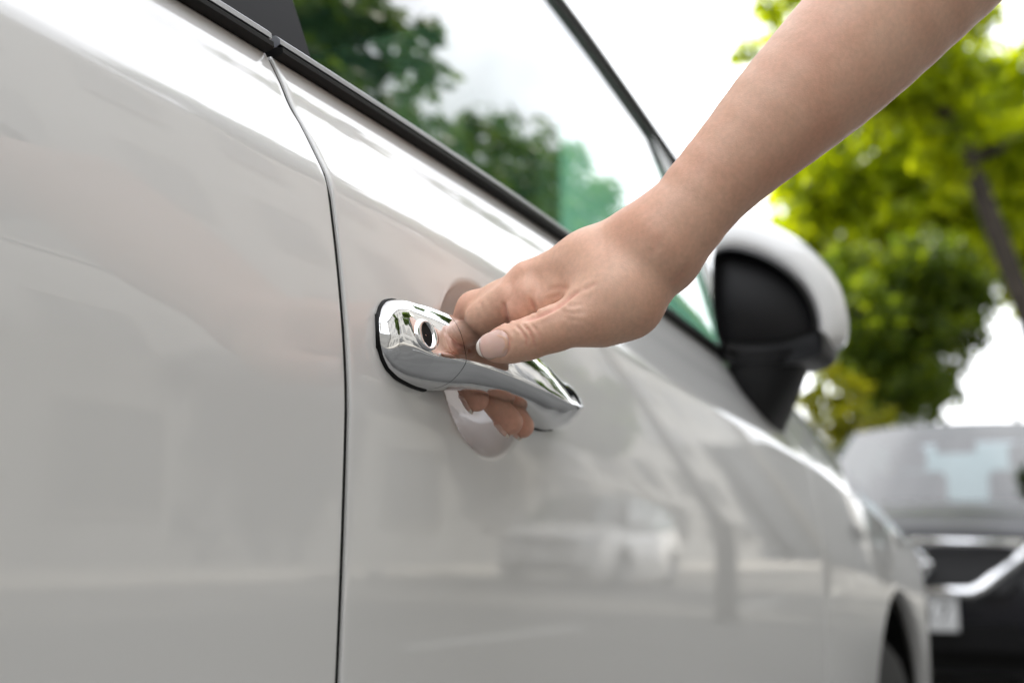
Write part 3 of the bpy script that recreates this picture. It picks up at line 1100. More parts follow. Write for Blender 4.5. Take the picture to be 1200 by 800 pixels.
for i, f in enumerate(FINGERS):
    n0 = len(PR)
    r = FR[i]
    cone(f[0], r[0], 0.5 * (f[0] + f[1]) + np.array([0, -0.0015, 0]), r[1] + 0.0005, 0.006)
    cone(0.5 * (f[0] + f[1]) + np.array([0, -0.0015, 0]), r[1] + 0.0005, f[1], r[1], 0.005)
    cone(f[1], r[1], f[2], r[2], 0.004)
    cone(f[2], r[2], f[3], r[3], 0.004)
    FING.append((n0, len(PR)))
# flesh folded along the underside of the bent index finger
FOLD0 = len(PR)
cone(cpx(598, 353, 0.616), 0.0106, cpx(566, 374, 0.624), 0.0098, 0.003)
cone(cpx(622, 350, 0.609), 0.0104, cpx(612, 364, 0.609), 0.0092, 0.003)
cone(cpx(655, 344, 0.606), 0.0105, cpx(640, 354, 0.606), 0.0094, 0.003)
FOLD = FOLD0 + 1


def axis_steps(lo, a, b, hi, fine, coarse):
    out = [a]
    x, s = a, fine
    left = []
    while x > lo:
        s = min(s * 1.12, coarse)
        x -= s
        left.append(x)
    xs = left[::-1] + list(np.arange(a, b, fine))
    x, s = xs[-1], fine
    while x < hi:
        s = min(s * 1.12, coarse)
        x += s
        xs.append(x)
    return np.array(xs)


allp = np.array([p for q in PR for p in (q[0], q[2])])
GX = axis_steps(-0.045, -0.044, 0.085, 0.56, 0.00105, 0.0032)
GY = axis_steps(-0.055, -0.054, 0.066, 0.47, 0.00105, 0.0032)
GD = axis_steps(0.478, 0.560, 0.700, 0.755, 0.00115, 0.0024)
shape = (len(GX), len(GY), len(GD))
BIG = np.float32(0.05)


def cone_sdf(X, Y, Z, a, ra, b, rb):
    ba = b - a
    L2 = float(ba @ ba) + 1e-12
    rr = ra - rb
    a2 = L2 - rr * rr
    il2 = 1.0 / L2
    px_, py_, pz_ = X - a[0], Y - a[1], Z - a[2]
    y = px_ * ba[0] + py_ * ba[1] + pz_ * ba[2]
    z = y - L2
    qx, qy, qz = px_ * L2 - ba[0] * y, py_ * L2 - ba[1] * y, pz_ * L2 - ba[2] * y
    x2 = qx * qx + qy * qy + qz * qz
    y2 = y * y * L2
    z2 = z * z * L2
    k = np.sign(rr) * rr * rr * x2
    d = (np.sqrt(x2 * max(a2, 1e-12) * il2) + y * rr) * il2 - ra
    d = np.where(np.sign(z) * a2 * z2 > k, np.sqrt(x2 + z2) * il2 - rb, d)
    d = np.where(np.sign(y) * a2 * y2 < k, np.sqrt(x2 + y2) * il2 - ra, d)
    return d


def field(idx):
    """smooth union of the primitives in idx over the grid"""
    Fd = np.full(shape, BIG, np.float32)
    for i in idx:
        a, ra, b, rb, k = PR[i]
        m = max(ra, rb) + k + 0.006
        lo, hi = np.minimum(a, b) - m, np.maximum(a, b) + m
        s = tuple(slice(max(0, int(np.searchsorted(g, lo[j])) - 1), int(np.searchsorted(g, hi[j])) + 1) for j, g in enumerate((GX, GY, GD)))
        X, Y, Z = np.meshgrid(GX[s[0]], GY[s[1]], GD[s[2]], indexing='ij')
        d = cone_sdf(X, Y, Z, a, ra, b, rb).astype(np.float32)
        e = Fd[s]
        h = np.maximum(k - np.abs(d - e), 0) / k
        Fd[s] = np.minimum(d, e) - h * h * k * 0.25
    return Fd


def union(A, B, k):
    h = np.maximum(k - np.abs(A - B), 0) / k
    return np.minimum(A, B) - h * h * k * 0.25


fpalm = field(range(N_PALM))
thumb_f = field(range(*THUMB))
digits = field(range(*FING[0]))
for i_, k_ in zip(range(FOLD0, len(PR)), (0.0040, 0.0013, 0.0013)):
    digits = union(digits, field([i_]), k_)
for n0, n1 in FING[1:]:
    digits = union(digits, field(range(n0, n1)), 0.0010)
fpalm = union(fpalm, digits, 0.0050)
digits = thumb_f
SDF = union(fpalm, digits, 0.0022)
del fpalm, digits, thumb_f


def surface_nets(S):
    neg = S < 0
    c = np.zeros((S.shape[0] - 1, S.shape[1] - 1, S.shape[2] - 1), np.int8)
    for i in (0, 1):
        for j in (0, 1):
            for k in (0, 1):
                c += neg[i:S.shape[0] - 1 + i, j:S.shape[1] - 1 + j, k:S.shape[2] - 1 + k]
    act = (c > 0) & (c < 8)
    I, J, K = np.nonzero(act)
    ids = np.full(act.shape, -1, np.int64)
    ids[I, J, K] = np.arange(len(I))
    acc = np.zeros((len(I), 3))
    cnt = np.zeros(len(I))
    corners = [(i, j, k) for i in (0, 1) for j in (0, 1) for k in (0, 1)]
    for a in corners:
        for b in corners:
            if sum(b) - sum(a) == 1 and all(y >= x for x, y in zip(a, b)):
                sa, sb = S[I + a[0], J + a[1], K + a[2]], S[I + b[0], J + b[1], K + b[2]]
                x = (sa < 0) != (sb < 0)
                t = np.where(x, sa / np.where(x, sa - sb, 1), 0)
                pa = np.stack([GX[I + a[0]], GY[J + a[1]], GD[K + a[2]]], 1)
                pb = np.stack([GX[I + b[0]], GY[J + b[1]], GD[K + b[2]]], 1)
                acc += np.where(x[:, None], pa + t[:, None] * (pb - pa), 0)
                cnt += x
    P = acc / cnt[:, None]
    Fc = []
    for ax in range(3):
        n = [S.shape[0], S.shape[1], S.shape[2]]
        sl0 = [slice(1, n[q] - 1) for q in range(3)]
        sl1 = [slice(1, n[q] - 1) for q in range(3)]
        sl0[ax] = slice(0, n[ax] - 1)
        sl1[ax] = slice(1, n[ax])
        A, B = neg[tuple(sl0)], neg[tuple(sl1)]
        e = np.argwhere(A != B)
        ins = A[tuple(e.T)]
        base = e.copy()
        for q in range(3):
            if q != ax: base[:, q] += 1
        u, v = [(1, 2), (2, 0), (0, 1)][ax]
        quad = []
        for du, dv in ((0, 0), (-1, 0), (-1, -1), (0, -1)):
            g = base.copy()
            g[:, u] += du
            g[:, v] += dv
            quad.append(ids[tuple(g.T)])
        quad = np.stack(quad, 1)
        quad[~ins] = quad[~ins][:, ::-1]
        Fc.append(quad)
    return P, np.concatenate(Fc)


HP, HF = surface_nets(SDF)
del SDF
# relax the net a little, then find normals
E2 = np.concatenate([HF[:, [0, 1]], HF[:, [1, 2]], HF[:, [2, 3]], HF[:, [3, 0]]])


def relax(P, lam):
    s = np.zeros_like(P)
    n = np.zeros(len(P))
    np.add.at(s, E2[:, 0], P[E2[:, 1]])
    np.add.at(n, E2[:, 0], 1)
    return P + lam * (s / n[:, None] - P)


for _ in range(4):
    HP = relax(relax(HP, 0.5), -0.51)


def normals(P):
    fn = np.cross(P[HF[:, 2]] - P[HF[:, 0]], P[HF[:, 3]] - P[HF[:, 1]])
    N = np.zeros_like(P)
    for k in range(4): np.add.at(N, HF[:, k], fn)
    return N / (np.linalg.norm(N, axis=1)[:, None] + 1e-12)


HN = normals(HP)
if np.mean((HN * (HP - HP.mean(0))).sum(1)) < 0:
    HF = HF[:, ::-1]
    HN = -HN
# skin folds: shallow grooves along lines on the visible (thumb) side of the hand: (line, width, depth)
U2 = np.stack([600 + FPX * HP[:, 0] / HP[:, 2], 400 - FPX * HP[:, 1] / HP[:, 2]], 1)
near = HN[:, 2] < 0.25
GROOVES = [([(604, 381), (611, 387), (617, 397), (619, 409)], 1.6, 0.0009), ([(611, 379), (619, 386), (625, 396), (627, 408)], 1.7, 0.0011), ([(619, 378), (627, 385), (633, 394), (634, 402)], 1.7, 0.0005),
           ([(680, 340), (668, 348), (657, 357), (645, 364), (632, 370), (612, 377)], 2.4, 0.0014), ([(621, 350), (625, 358), (629, 369)], 2.0, 0.0008), ([(590, 354), (592, 366), (596, 380)], 2.2, 0.0012),
           ([(655, 362), (664, 367), (676, 368), (688, 365)], 2.2, 0.0003), ([(657, 369), (667, 374), (680, 375)], 2.2, 0.0003), ([(662, 357), (672, 359), (684, 357)], 2.0, 0.00025),
           ([(700, 331), (690, 337), (680, 341)], 2.5, 0.0004), ([(640, 352), (650, 347), (660, 345)], 2.2, 0.0002), ([(642, 340), (655, 337), (668, 338)], 2.4, 0.0003),
           ([(572, 391), (583, 389), (592, 391), (597, 398), (597, 408), (592, 416), (584, 420)], 1.7, 0.0008),
           ([(560, 352), (566, 360), (568, 370)], 2.4, 0.0002), ([(567, 347), (573, 355), (575, 364)], 2.4, 0.00015),
           ([(790, 325), (800, 318), (808, 308)], 3.0, 0.0004), ([(783, 335), (794, 328), (804, 319)], 3.0, 0.00035), ([(760, 300), (768, 290), (772, 276)], 4.0, 0.0003)]
disp = np.zeros(len(HP))
hand_zone = near & (HP[:, 2] < 0.632)
for line, wd, dep in GROOVES:
    best = np.full(len(HP), 1e9)
    L = [np.array(p, float) for p in line]
    tot = len(L) - 1
    fade = np.zeros(len(HP))
    for s_, (a, b) in enumerate(zip(L, L[1:])):
        ab = b - a
        t = np.clip(((U2 - a) @ ab) / (ab @ ab), 0, 1)
        d = np.linalg.norm(U2 - (a + t[:, None] * ab), axis=1)
        g = (s_ + t) / tot
        up = d < best
        fade = np.where(up, np.sqrt(np.clip(np.minimum(g, 1 - g) * 4, 0, 1)), fade)
        best = np.minimum(best, d)
    disp -= np.where(hand_zone, dep * fade * (np.exp(-(best / wd) ** 2) - 0.35 * np.exp(-((best - 2.2 * wd) / (1.2 * wd)) ** 2)), 0)
# first-joint knuckle ridge and the tendon at the wrist
for c, r_, amp in (((612, 318), 16, 0.0012), ((634, 306), 18, 0.0008), ((684, 372), 14, 0.0006)):
    d = np.linalg.norm(U2 - np.array(c), axis=1)
    disp += np.where(HP[:, 2] < 0.66, amp * np.exp(-(d / r_) ** 2), 0)
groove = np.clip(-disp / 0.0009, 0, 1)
HP = HP + HN * disp[:, None]
WPTS = CAM + HP[:, :1] * RGT + HP[:, 1:2] * UPV + HP[:, 2:3] * FWD
flush_and_shade = np.zeros(len(HP))
for p, r_, a_ in [(FINGERS[i][3], 0.016, 0.5) for i in range(4)] + [(FINGERS[i][2], 0.012, 0.4) for i in range(4)] + [(FINGERS[i][1], 0.011, 0.35) for i in range(4)] + [(FINGERS[i][0], 0.010, 0.22) for i in range(2)] + [(T_TIP, 0.011, 0.40), (T_MCP, 0.009, 0.12), (PR[FOLD][2], 0.012, 0.3)]:
    flush_and_shade = np.maximum(flush_and_shade, a_ * np.exp(-(np.linalg.norm(HP - p, axis=1) / r_) ** 2))

flush_and_shade = np.maximum(flush_and_shade, 0.55 * groove)                 # folds redder, and darkened to paint in the shade of the creases
base = from_cam(ELBOW)
person = empty('person', tuple(base))
tag(person, 'bare forearm and right hand gripping the chrome door handle of the white car', 'person')


def pchild(o, parent=None):
    parent = parent or person
    o.parent = parent
    o.matrix_parent_inverse = Matrix.Translation(Vector(-base)) if parent is person else Matrix.Identity(4)
    return o


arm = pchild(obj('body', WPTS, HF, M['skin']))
at_ = arm.data.attributes.new('flush_and_shade', 'FLOAT', 'POINT')
at_.data.foreach_set('value', flush_and_shade.astype(np.float32))


def nail(tip, prev, r, facing, length, half, name='fingernail', taper=0.06):
    """a curved nail plate lying on the last joint, with a pale free edge"""
    ax = (tip - prev) / np.linalg.norm(tip - prev)
    nrm = facing - ax * (facing @ ax)
    nrm /= np.linalg.norm(nrm)
    sd = np.cross(ax, nrm)

    def fn(s, t):
        # s along the nail (0 root .. 1 free edge), t across
        root = 1 - 0.55 * max(0, (0.22 - s) / 0.22) ** 1.6
        endw = 1 - 0.30 * max(0, (s - 0.72) / 0.28) ** 2
        a = t * half * root * endw
        along = -length * 0.55 + length * s + 0.0012 * (1 - t * t) * (s - 0.5) * 2
        rr = r + 0.00035 + taper * max(0.0, -along) - 0.0008 * max(0, (0.12 - s) / 0.12) - 0.0009 * max(0, abs(t) - 0.8) / 0.2
        drop = max(0.0, along) ** 2 / (2.4 * r)
        return tip + ax * (along + 0.0004) + (rr - drop) * (math.cos(a) * nrm + math.sin(a) * sd)
    V, Fc = grid(np.linspace(0, 0.88, 16), np.linspace(-1, 1, 15), fn)
    V2, F2 = grid(np.linspace(0.88, 1.0, 4), np.linspace(-1, 1, 15), fn)
    V = [from_cam(v) for v in V]
    V2 = [from_cam(v) for v in V2]
    o1 = obj(name, V, Fc, M['nail'])
    for o_ in (o1,):
        md = o_.modifiers.new('thickness', 'SOLIDIFY')
        md.thickness = 0.0005
        md.offset = 0
    pchild(o1)
    o2 = obj('nail_edge', V2, F2, M['nail_edge'])
    md = o2.modifiers.new('thickness', 'SOLIDIFY')
    md.thickness = 0.0005
    md.offset = 0
    o2.parent = o1
    o2.matrix_parent_inverse = Matrix.Translation(Vector(-base))
    o2.matrix_parent_inverse = (Matrix.Translation(Vector(base)) @ Matrix.Translation(Vector(-base)))
    return o1


nail(T_TIP, T_IP, 0.0084, np.array([-0.15, 0.20, -1.0]), 0.0158, 0.95, 'thumbnail', 0.17)
for i, f in enumerate(FINGERS):
    fw = np.cross(f[3] - f[2], np.array([0, 0, 1.0]))
    dors = to_cam(CAM + np.array([-0.15, 0.75, -0.65]))            # the back of the curled finger tips looks down and to the door
    nail(f[3], f[2], FR[i][3] + 0.0003, dors, 0.0105, 0.85)
# short sleeve end high up the arm, out of the picture
q0, q1 = ELBOW + 0.45 * (SHO - ELBOW), SHO + 0.18 * (SHO - ELBOW)
ts = [0, 0.02, 0.05] + list(np.linspace(0.1, 0.85, 9)) + [0.91, 0.95, 0.98, 1.0]
rad = [0.060, 0.0635, 0.062] + [0.062 + 0.006 * t + 0.0015 * math.sin(17 * t) for t in np.linspace(0.1, 0.85, 9)] + [0.062, 0.050, 0.032, 0.004]
V, Fc = tube([from_cam(q0 + t * (q1 - q0)) for t in ts], rad, 32, False)
sl_ = pchild(obj('sleeve', V, Fc, M['shirt']))


# ------------------------------------------------------------------ parked cars
def parked_car(name, label, loc, rz, paint, hatch=False):
    """local frame: nose to +x, wheels on z = 0, centred on y"""
    root = empty(name, loc, rz)
    tag(root, label, 'car')
    Wd = 0.86
    belt = 0.92
    nose, tail = (1.95, -2.0) if hatch else (2.2, -2.25)
    axf, axr = nose - 0.80, tail + 0.72
    zt = spline([tail, tail + 0.12, tail + 0.7, -0.6, 0.7, 1.0, nose - 0.55, nose - 0.16, nose - 0.03, nose], [0.80, 0.95, 0.97, 0.94, 0.93, 0.945, 0.88, 0.80, 0.68, 0.55])
    hw = spline([tail, tail + 0.15, tail + 0.6, 0, nose - 0.7, nose - 0.25, nose - 0.06, nose], [0.60, 0.76, 0.84, 0.86, 0.85, 0.78, 0.66, 0.52])
    zb = spline([tail, tail + 0.2, tail + 0.5, nose - 0.5, nose - 0.1, nose], [0.38, 0.24, 0.20, 0.19, 0.22, 0.34])

    def body(x, q):
        top, bot, w = zt(x), zb(x), hw(x)
        low = bot
        s = abs(q)                                 # 0 crest .. 1 sill
        sg = 1 if q >= 0 else -1
        if s < 0.45:
            k = s / 0.45
            y = w * 0.93 * k
            z = top + 0.035 * (1 - k * k) - 0.05 * k ** 6
        else:
            k = (s - 0.45) / 0.55
            y = w * (0.93 + 0.07 * math.sin(min(k * 1.7, 1) * math.pi / 2) - 0.05 * max(0, k - 0.6) ** 2 / 0.16)
            z = (top - 0.05) + (low - top + 0.05) * k
            for xc in (axf, axr):
                d = abs(x - xc)
                if d < 0.36: z = max(z, 0.31 + math.sqrt(0.36 ** 2 - d * d))
        return (x, sg * y, z)
    xs = sorted(set(list(np.linspace(tail, nose, 90)) + [xc + 0.36 * math.cos(a) for xc in (axf, axr) for a in np.linspace(0, math.pi, 25)]))
    V, Fc = grid(xs, np.linspace(-1, 1, 61), body)
    n = 61
    Fc.append(tuple(range(n)))
    Fc.append(tuple(reversed(range((len(xs) - 1) * n, len(xs) * n))))
    obj('body', V, Fc, paint, root, sharp=45)
    obj('underbody', *box(tail + 0.15, nose - 0.15, -0.70, 0.70, 0.20, 0.60), M['rubber'], root, smooth=False)
    # greenhouse
    ws0, ws1 = nose - 1.12, nose - 1.85             # windscreen foot and head
    rw1, rw0 = (tail + 0.45, tail + 0.10) if hatch else (tail + 1.15, tail + 0.52)
    zr = 1.47

    def roof_z(x): return zr - 0.05 * ((x - (ws1 + rw1) / 2) / ((ws1 - rw1) / 2)) ** 2
    V, Fc = grid(np.linspace(ws1, rw1, 24), np.linspace(-1, 1, 21), lambda x, t: (x, 0.60 * math.copysign(abs(t) ** 0.9, t), roof_z(x) + 0.03 * (1 - t * t) - 0.03 * abs(t) ** 8))
    obj('roof', V, Fc, paint, root)

    def slope(x0, z0, w0, x1, z1, w1, bow):
        def fn(s, t):
            w = w0 + s * (w1 - w0)
            return (x0 + s * (x1 - x0) + bow * (1 - t * t) * (1 - 0.4 * s), w * t, z0 + s * (z1 - z0) + 0.03 * (1 - t * t) * s)
        return fn
    obj('windscreen', *grid(np.linspace(0, 1, 12), np.linspace(-1, 1, 21), slope(ws0, 0.93, 0.72, ws1 + 0.005, roof_z(ws1) - 0.004, 0.575, 0.16)), M['dark_glass'], root)
    V, Fc = grid(np.linspace(0, 1, 12), np.linspace(-1, 1, 21), slope(rw0, 0.95, 0.70, rw1 - 0.005, roof_z(rw1) - 0.004, 0.575, -0.08))
    obj('rear_glass', V, flip(Fc), M['clear_glass'], root)
    for sg in (-1, 1):
        def side(s, t, off=0.0):
            xb, xt = ws0 - 0.02 + s * (rw0 + 0.02 - ws0 + 0.02), ws1 + s * (rw1 - ws1)
            z0, z1 = zt(xb) - 0.03, roof_z(xt) - 0.01
            return (xb + t * (xt - xb), sg * (0.800 + t * (0.60 - 0.800) + 0.02 * math.sin(math.pi * t) + off), z0 + t * (z1 - z0))
        V, Fc = grid(np.linspace(0.0, 1.0, 24), np.linspace(0, 1, 8), lambda s, t: side(s, t))
        obj('side_window', V, Fc if sg < 0 else flip(Fc), M['green_glass'], root)
        for a, b in ((0.0, 0.045), (0.44, 0.48), (0.93, 1.0)):
            V, Fc = grid(np.linspace(a, b, 4), np.linspace(0, 1, 10), lambda s, t: side(s, t, 0.008))
            obj('pillar', V, Fc if sg < 0 else flip(Fc), paint if a != 0.44 else M['gloss_black'], root)
        for a in (0.0, 0.97):
            V, Fc = grid(np.linspace(0, 1, 24), [a, a + 0.05], lambda s, t: side(s, min(t, 1.01), 0.010))
            obj('window_trim', V, Fc if sg < 0 else flip(Fc), M['gloss_black'] if a == 0.0 else paint, root)
        m_ = empty('side_mirror', (ws0 - 0.25, sg * 0.93, 1.0))
        m_.parent = root
        bevel_box('mirror_shell', (-0.05, 0.06, -0.10, 0.10, -0.065, 0.065), paint, m_, 0.04, 4)
        bevel_box('mirror_glass', (-0.056, -0.048, -0.085, 0.085, -0.05, 0.05), M['mirror_glass'], m_, 0.003, 1)
        bevel_box('mirror_foot', (-0.02, 0.03, (-0.16 if sg > 0 else 0.06), (-0.06 if sg > 0 else 0.16), -0.05, -0.02), M['black_plastic'], m_, 0.008, 2)
    obj('cabin_floor', *box(rw0 + 0.1, ws0 - 0.1, -0.72, 0.72, 0.50, 0.86), M['cabin_plastic'], root, smooth=False)
    for y in (-0.36, 0.36):
        st = bevel_box('seat', (ws1 - 0.52, ws1 - 0.38, y - 0.24, y + 0.24, 0.80, 1.20), M['seat_cloth'], root, 0.05, 3)
        bevel_box('headrest', (ws1 - 0.54, ws1 - 0.45, y - 0.12, y + 0.12, 1.21, 1.36), M['seat_cloth'], st, 0.03, 3)
    bevel_box('rear_view_mirror', (ws1 + 0.06, ws1 + 0.10, -0.11, 0.11, 1.27, 1.34), M['black_plastic'], root, 0.015, 2)
    bevel_box('dashboard', (ws0 - 0.42, ws0 - 0.02, -0.66, 0.66, 0.80, 0.95), M['cabin_plastic'], root, 0.03, 2)
    for x in (axf, axr):
        wheel(root, x, -0.74, -1)
        wheel(root, x, 0.74, 1)
    # face
    def face(y, z):                                  # x of the body's nose at (y, z)
        best = tail
        for x in np.linspace(nose - 0.9, nose, 60):
            if hw(x) >= abs(y) * 1.02 and zb(x) - 0.02 <= z <= zt(x) + 0.02: best = x
        return best

    def plate_on(name_, pts, depth, material, parent=root, proud=0.0):
        """a solid plaque following the nose, outline pts in (y, z)"""
        cy = sum(p[0] for p in pts) / len(pts)
        cz = sum(p[1] for p in pts) / len(pts)
        xf = [face(y * 0.9 + cy * 0.1, z) + proud for y, z in pts]
        m = len(pts)
        V = [(x + depth, y, z) for x, (y, z) in zip(xf, pts)] + [(x - 0.06, y, z) for x, (y, z) in zip(xf, pts)]
        V.append((sum(xf) / m + depth + 0.004, cy, cz))
        Fc = [(k, (k + 1) % m, 2 * m) for k in range(m)] + [(k + m, (k + 1) % m + m, (k + 1) % m, k) for k in range(m)]
        return obj(name_, V, Fc, material, parent, smooth=False)
    g = plate_on('grille', [(-0.47, 0.66), (-0.36, 0.545), (0.36, 0.545), (0.47, 0.66), (0.44, 0.74), (-0.44, 0.74)], 0.05, M['black_plastic'])
    xg = nose + 0.062
    # chrome grille bars: two slanting arms joined by a lower bar, slim bar on top
    for sg in (-1, 1):
        V, Fc = tube([(face(sg * 0.47, 0.68) + 0.055, sg * 0.470, 0.735), (xg - 0.050, sg * 0.40, 0.672), (xg - 0.01, sg * 0.265, 0.565), (xg + 0.01, sg * 0.225, 0.548), (xg + 0.02, 0.0, 0.548)], [0.020, 0.026, 0.030, 0.027, 0.022], 10)
        obj('grille_bar', V, Fc, M['chrome'], g)
        V, Fc = tube([(face(sg * 0.43, 0.73) + 0.075, sg * 0.445, 0.752), (xg + 0.008, sg * 0.2, 0.758), (xg + 0.016, 0, 0.760)], [0.013, 0.015, 0.015], 8)
        obj('grille_bar', V, Fc, M['chrome'], g)
        h = plate_on('headlight', [(sg * 0.49, 0.66), (sg * 0.52, 0.745), (sg * 0.74, 0.80), (sg * 0.755, 0.73), (sg * 0.66, 0.66)][::sg], 0.03, M['alloy'])
        plate_on('fog_light', [(sg * (0.58 + 0.05 * math.cos(a)), 0.42 + 0.05 * math.sin(a)) for a in np.linspace(0, 2 * math.pi, 13)[:-1]][::sg], 0.03, M['alloy'])
        plate_on('tail_light', [(0, 0.7)], 0.0, M['red_lens']) if False else None
        b_ = bevel_box('tail_light', (tail + 0.02, tail + 0.14, min(sg * 0.50, sg * 0.74), max(sg * 0.50, sg * 0.74), 0.74, 0.88), M['red_lens'], root, 0.02, 2)
    plate_on('lower_intake', [(-0.45, 0.30), (0.45, 0.30), (0.40, 0.42), (-0.40, 0.42)], 0.03, M['black_plastic'])
    # round ring badge with a bar across it
    bd = obj('badge', *lathe([(0.046, 0.0), (0.050, 0.012), (0.062, 0.012), (0.066, 0.0)], 32, 'x', (xg + 0.018, 0, 0.662)), M['chrome'], root)
    bevel_box('badge_bar', (xg + 0.02, xg + 0.036, -0.078, 0.078, 0.646, 0.678), M['chrome'], bd, 0.004, 2)
    pl = bevel_box('number_plate', (xg + 0.004, xg + 0.014, -0.17, 0.17, 0.385, 0.535), M['plate_white'], root, 0.004, 2)
    for k, ch in enumerate('27 17'):
        if ch == ' ': continue
        cu = bpy.data.curves.new('plate_character', 'FONT')
        cu.body = ch
        cu.size = 0.105
        cu.extrude = 0.001
        cu.align_x = 'CENTER'
        to = bpy.data.objects.new('tmp', cu)
        col.objects.link(to)
        dg = bpy.context.evaluated_depsgraph_get()
        me = bpy.data.meshes.new_from_object(to.evaluated_get(dg))
        bpy.data.objects.remove(to)
        me.materials.append(M['plate_ink'])
        c = bpy.data.objects.new('plate_character', me)
        col.objects.link(c)
        c.parent = pl
        c.location = (xg + 0.0152, -0.115 + 0.0575 * k, 0.425)
        c.rotation_euler = (math.pi / 2, 0, math.pi / 2)
    return root


parked_car('dark_car', 'black sedan with chrome grille facing the camera beyond the white car', (7.75, 0.49, 0), math.pi, M['dark_paint'])
parked_car('parked_car', 'white hatchback parked across the road, seen as a reflection in the door', (16.4, -6.6, 0), math.pi - 0.06, M['white_paint'], True)


# ------------------------------------------------------------------ trees and plants
def tree(name, label, base, path, clumps, leaf, n_leaf, material, cat='tree', group=None, seed=1, limb=True, r0=0.16, bark='bark'):
    """path: trunk points; clumps: (centre, radius) balls that the leaves fill"""
    rnd = np.random.default_rng(seed)
    root = empty(name, base)
    tag(root, label, cat, group)
    path = [np.array(p, float) for p in path]
    m = len(path)
    parts = [tube([p for p in path], [r0 * (1 - 0.55 * i / (m - 1)) * (1.25 if i == 0 else 1) for i in range(m)], 12)]
    if limb:
        for c, r in clumps:
            c = np.array(c, float)
            j = min(range(m), key=lambda i: np.linalg.norm(path[i] - c) + (0 if i > 0 else 9))
            a = path[j]
            mid = 0.5 * (a + c) + rnd.normal(0, 0.15, 3)
            parts.append(tube([a, mid, c, c + (c - mid) * 0.5], [r0 * 0.40, r0 * 0.27, r0 * 0.16, r0 * 0.05], 7))
    obj('trunk', *merge(*parts), M[bark], root)
    vol = np.array([r ** 2.2 for c, r in clumps])
    cnt = (n_leaf * vol / vol.sum()).astype(int)
    VV, FF, n0 = [], [], 0
    for (c, r), k in zip(clumps, cnt):
        # twigs inside the clump carry bunches of leaves: gives light and dark tufts and gaps
        nt_ = max(6, k // 26)
        d = rnd.normal(size=(nt_, 3))
        d /= np.linalg.norm(d, axis=1)[:, None]
        tw = np.array(c) + d * (r * rnd.uniform(0.35, 1.0, nt_) ** 0.6)[:, None] * np.array([1, 1, 0.82])
        pick = rnd.integers(0, nt_, k)
        P = tw[pick] + rnd.normal(0, 0.13 * r + 0.02, (k, 3)) * 0.75
        s = leaf * rnd.uniform(0.6, 1.3, k)
        t = rnd.normal(size=(k, 3)) + np.array([0, 0, -0.5])
        t /= np.linalg.norm(t, axis=1)[:, None]
        b = np.cross(t, rnd.normal(size=(k, 3)))
        b /= np.linalg.norm(b, axis=1)[:, None]
        nrm = np.cross(t, b)
        v = np.stack([P, P + (t * 0.5 + b * 0.30 + nrm * 0.06) * s[:, None], P + t * s[:, None], P + (t * 0.5 - b * 0.30 + nrm * 0.06) * s[:, None]], 1).reshape(-1, 3)
        VV.append(v)
        FF.append(np.arange(4 * k).reshape(-1, 4) + n0)
        n0 += 4 * k
    VV, FF = np.concatenate(VV), np.concatenate(FF)
    me = bpy.data.meshes.new('crown')
    me.vertices.add(len(VV))
    me.vertices.foreach_set('co', VV.astype(np.float32).ravel())
    me.loops.add(FF.size)
    me.loops.foreach_set('vertex_index', FF.astype(np.int32).ravel())
    me.polygons.add(len(FF))
    me.polygons.foreach_set('loop_start', np.arange(0, FF.size, 4, dtype=np.int32))
    me.update(calc_edges=True)
    me.materials.append(material)
    o = bpy.data.objects.new('crown', me)
    col.objects.link(o)
    o.parent = root
    return root


def ball_clumps(c, r, n, rc, seed, squash=0.9):
    rnd = np.random.default_rng(seed)
    out = []
    for _ in range(n):
        d = rnd.normal(size=3)
        d /= np.linalg.norm(d)
        out.append((np.array(c) + d * r * rnd.uniform(0.45, 1.0) * np.array([1, 1, squash]), rc * rnd.uniform(0.7, 1.3)))
    return out


# the bright tree ahead, its shaded lower crown painted in darker leaves
B = np.array([17.0, 2.75, 0.125])
cl = ball_clumps((1.0, -0.55, 5.9), 2.4, 36, 0.75, 5) + ball_clumps((0.5, 0.0, 4.4), 1.5, 16, 0.6, 6) + ball_clumps((1.0, -1.9, 6.3), 1.9, 22, 0.6, 7) + ball_clumps((0.6, 1.1, 5.0), 0.8, 8, 0.5, 14) + [(at(888, 62, 17.5) - B, 0.34), (at(900, 22, 17.8) - B, 0.42), (at(912, -10, 17.8) - B, 0.5)]
tree('broad_tree', 'tall broad tree with sunlit yellow green crown behind the black sedan', B, [(0, 0, 0), (0.05, 0.05, 1.6), (0.2, 0, 3.0), (0.6, -0.1, 4.6), (0.9, -0.1, 6.2)], cl, 0.21, 26000, M['leaf_bright'], seed=3, r0=0.17)
B = np.array([14.3, 1.95, 0.0])
cl = ball_clumps((0, -0.30, 3.30), 0.95, 26, 0.45, 9, 1.0)
tree('shaded_crown', 'lower crown of the sunlit tree, its shade put into darker leaves', B, [(0, 0.35, 0), (0.02, 0.3, 1.2), (0, 0.1, 2.3), (0, -0.1, 3.2)], cl, 0.13, 11000, M['leaf_shaded'], seed=4, r0=0.10)
B = np.array([11.6, 0.05, 0.0])
cl = ball_clumps((0.2, 1.2, 5.6), 0.75, 9, 0.40, 12) + ball_clumps((0.1, 0.2, 4.5), 0.5, 3, 0.35, 13)
tree('leaning_tree', 'dark leaning tree trunk rising at the right edge of the view', B, [(0, -0.25, 0), (0, -0.05, 1.4), (0.0, 0.22, 2.8), (0.0, 0.62, 4.3), (0.1, 1.0, 5.3), (0.2, 1.2, 5.8)], cl, 0.17, 4500, M['leaf_bright'], seed=8, r0=0.125)
B = np.array([12.0, 2.0, 0.0])
cl = ball_clumps((0, 0, 1.75), 0.40, 16, 0.30, 21, 2.0)
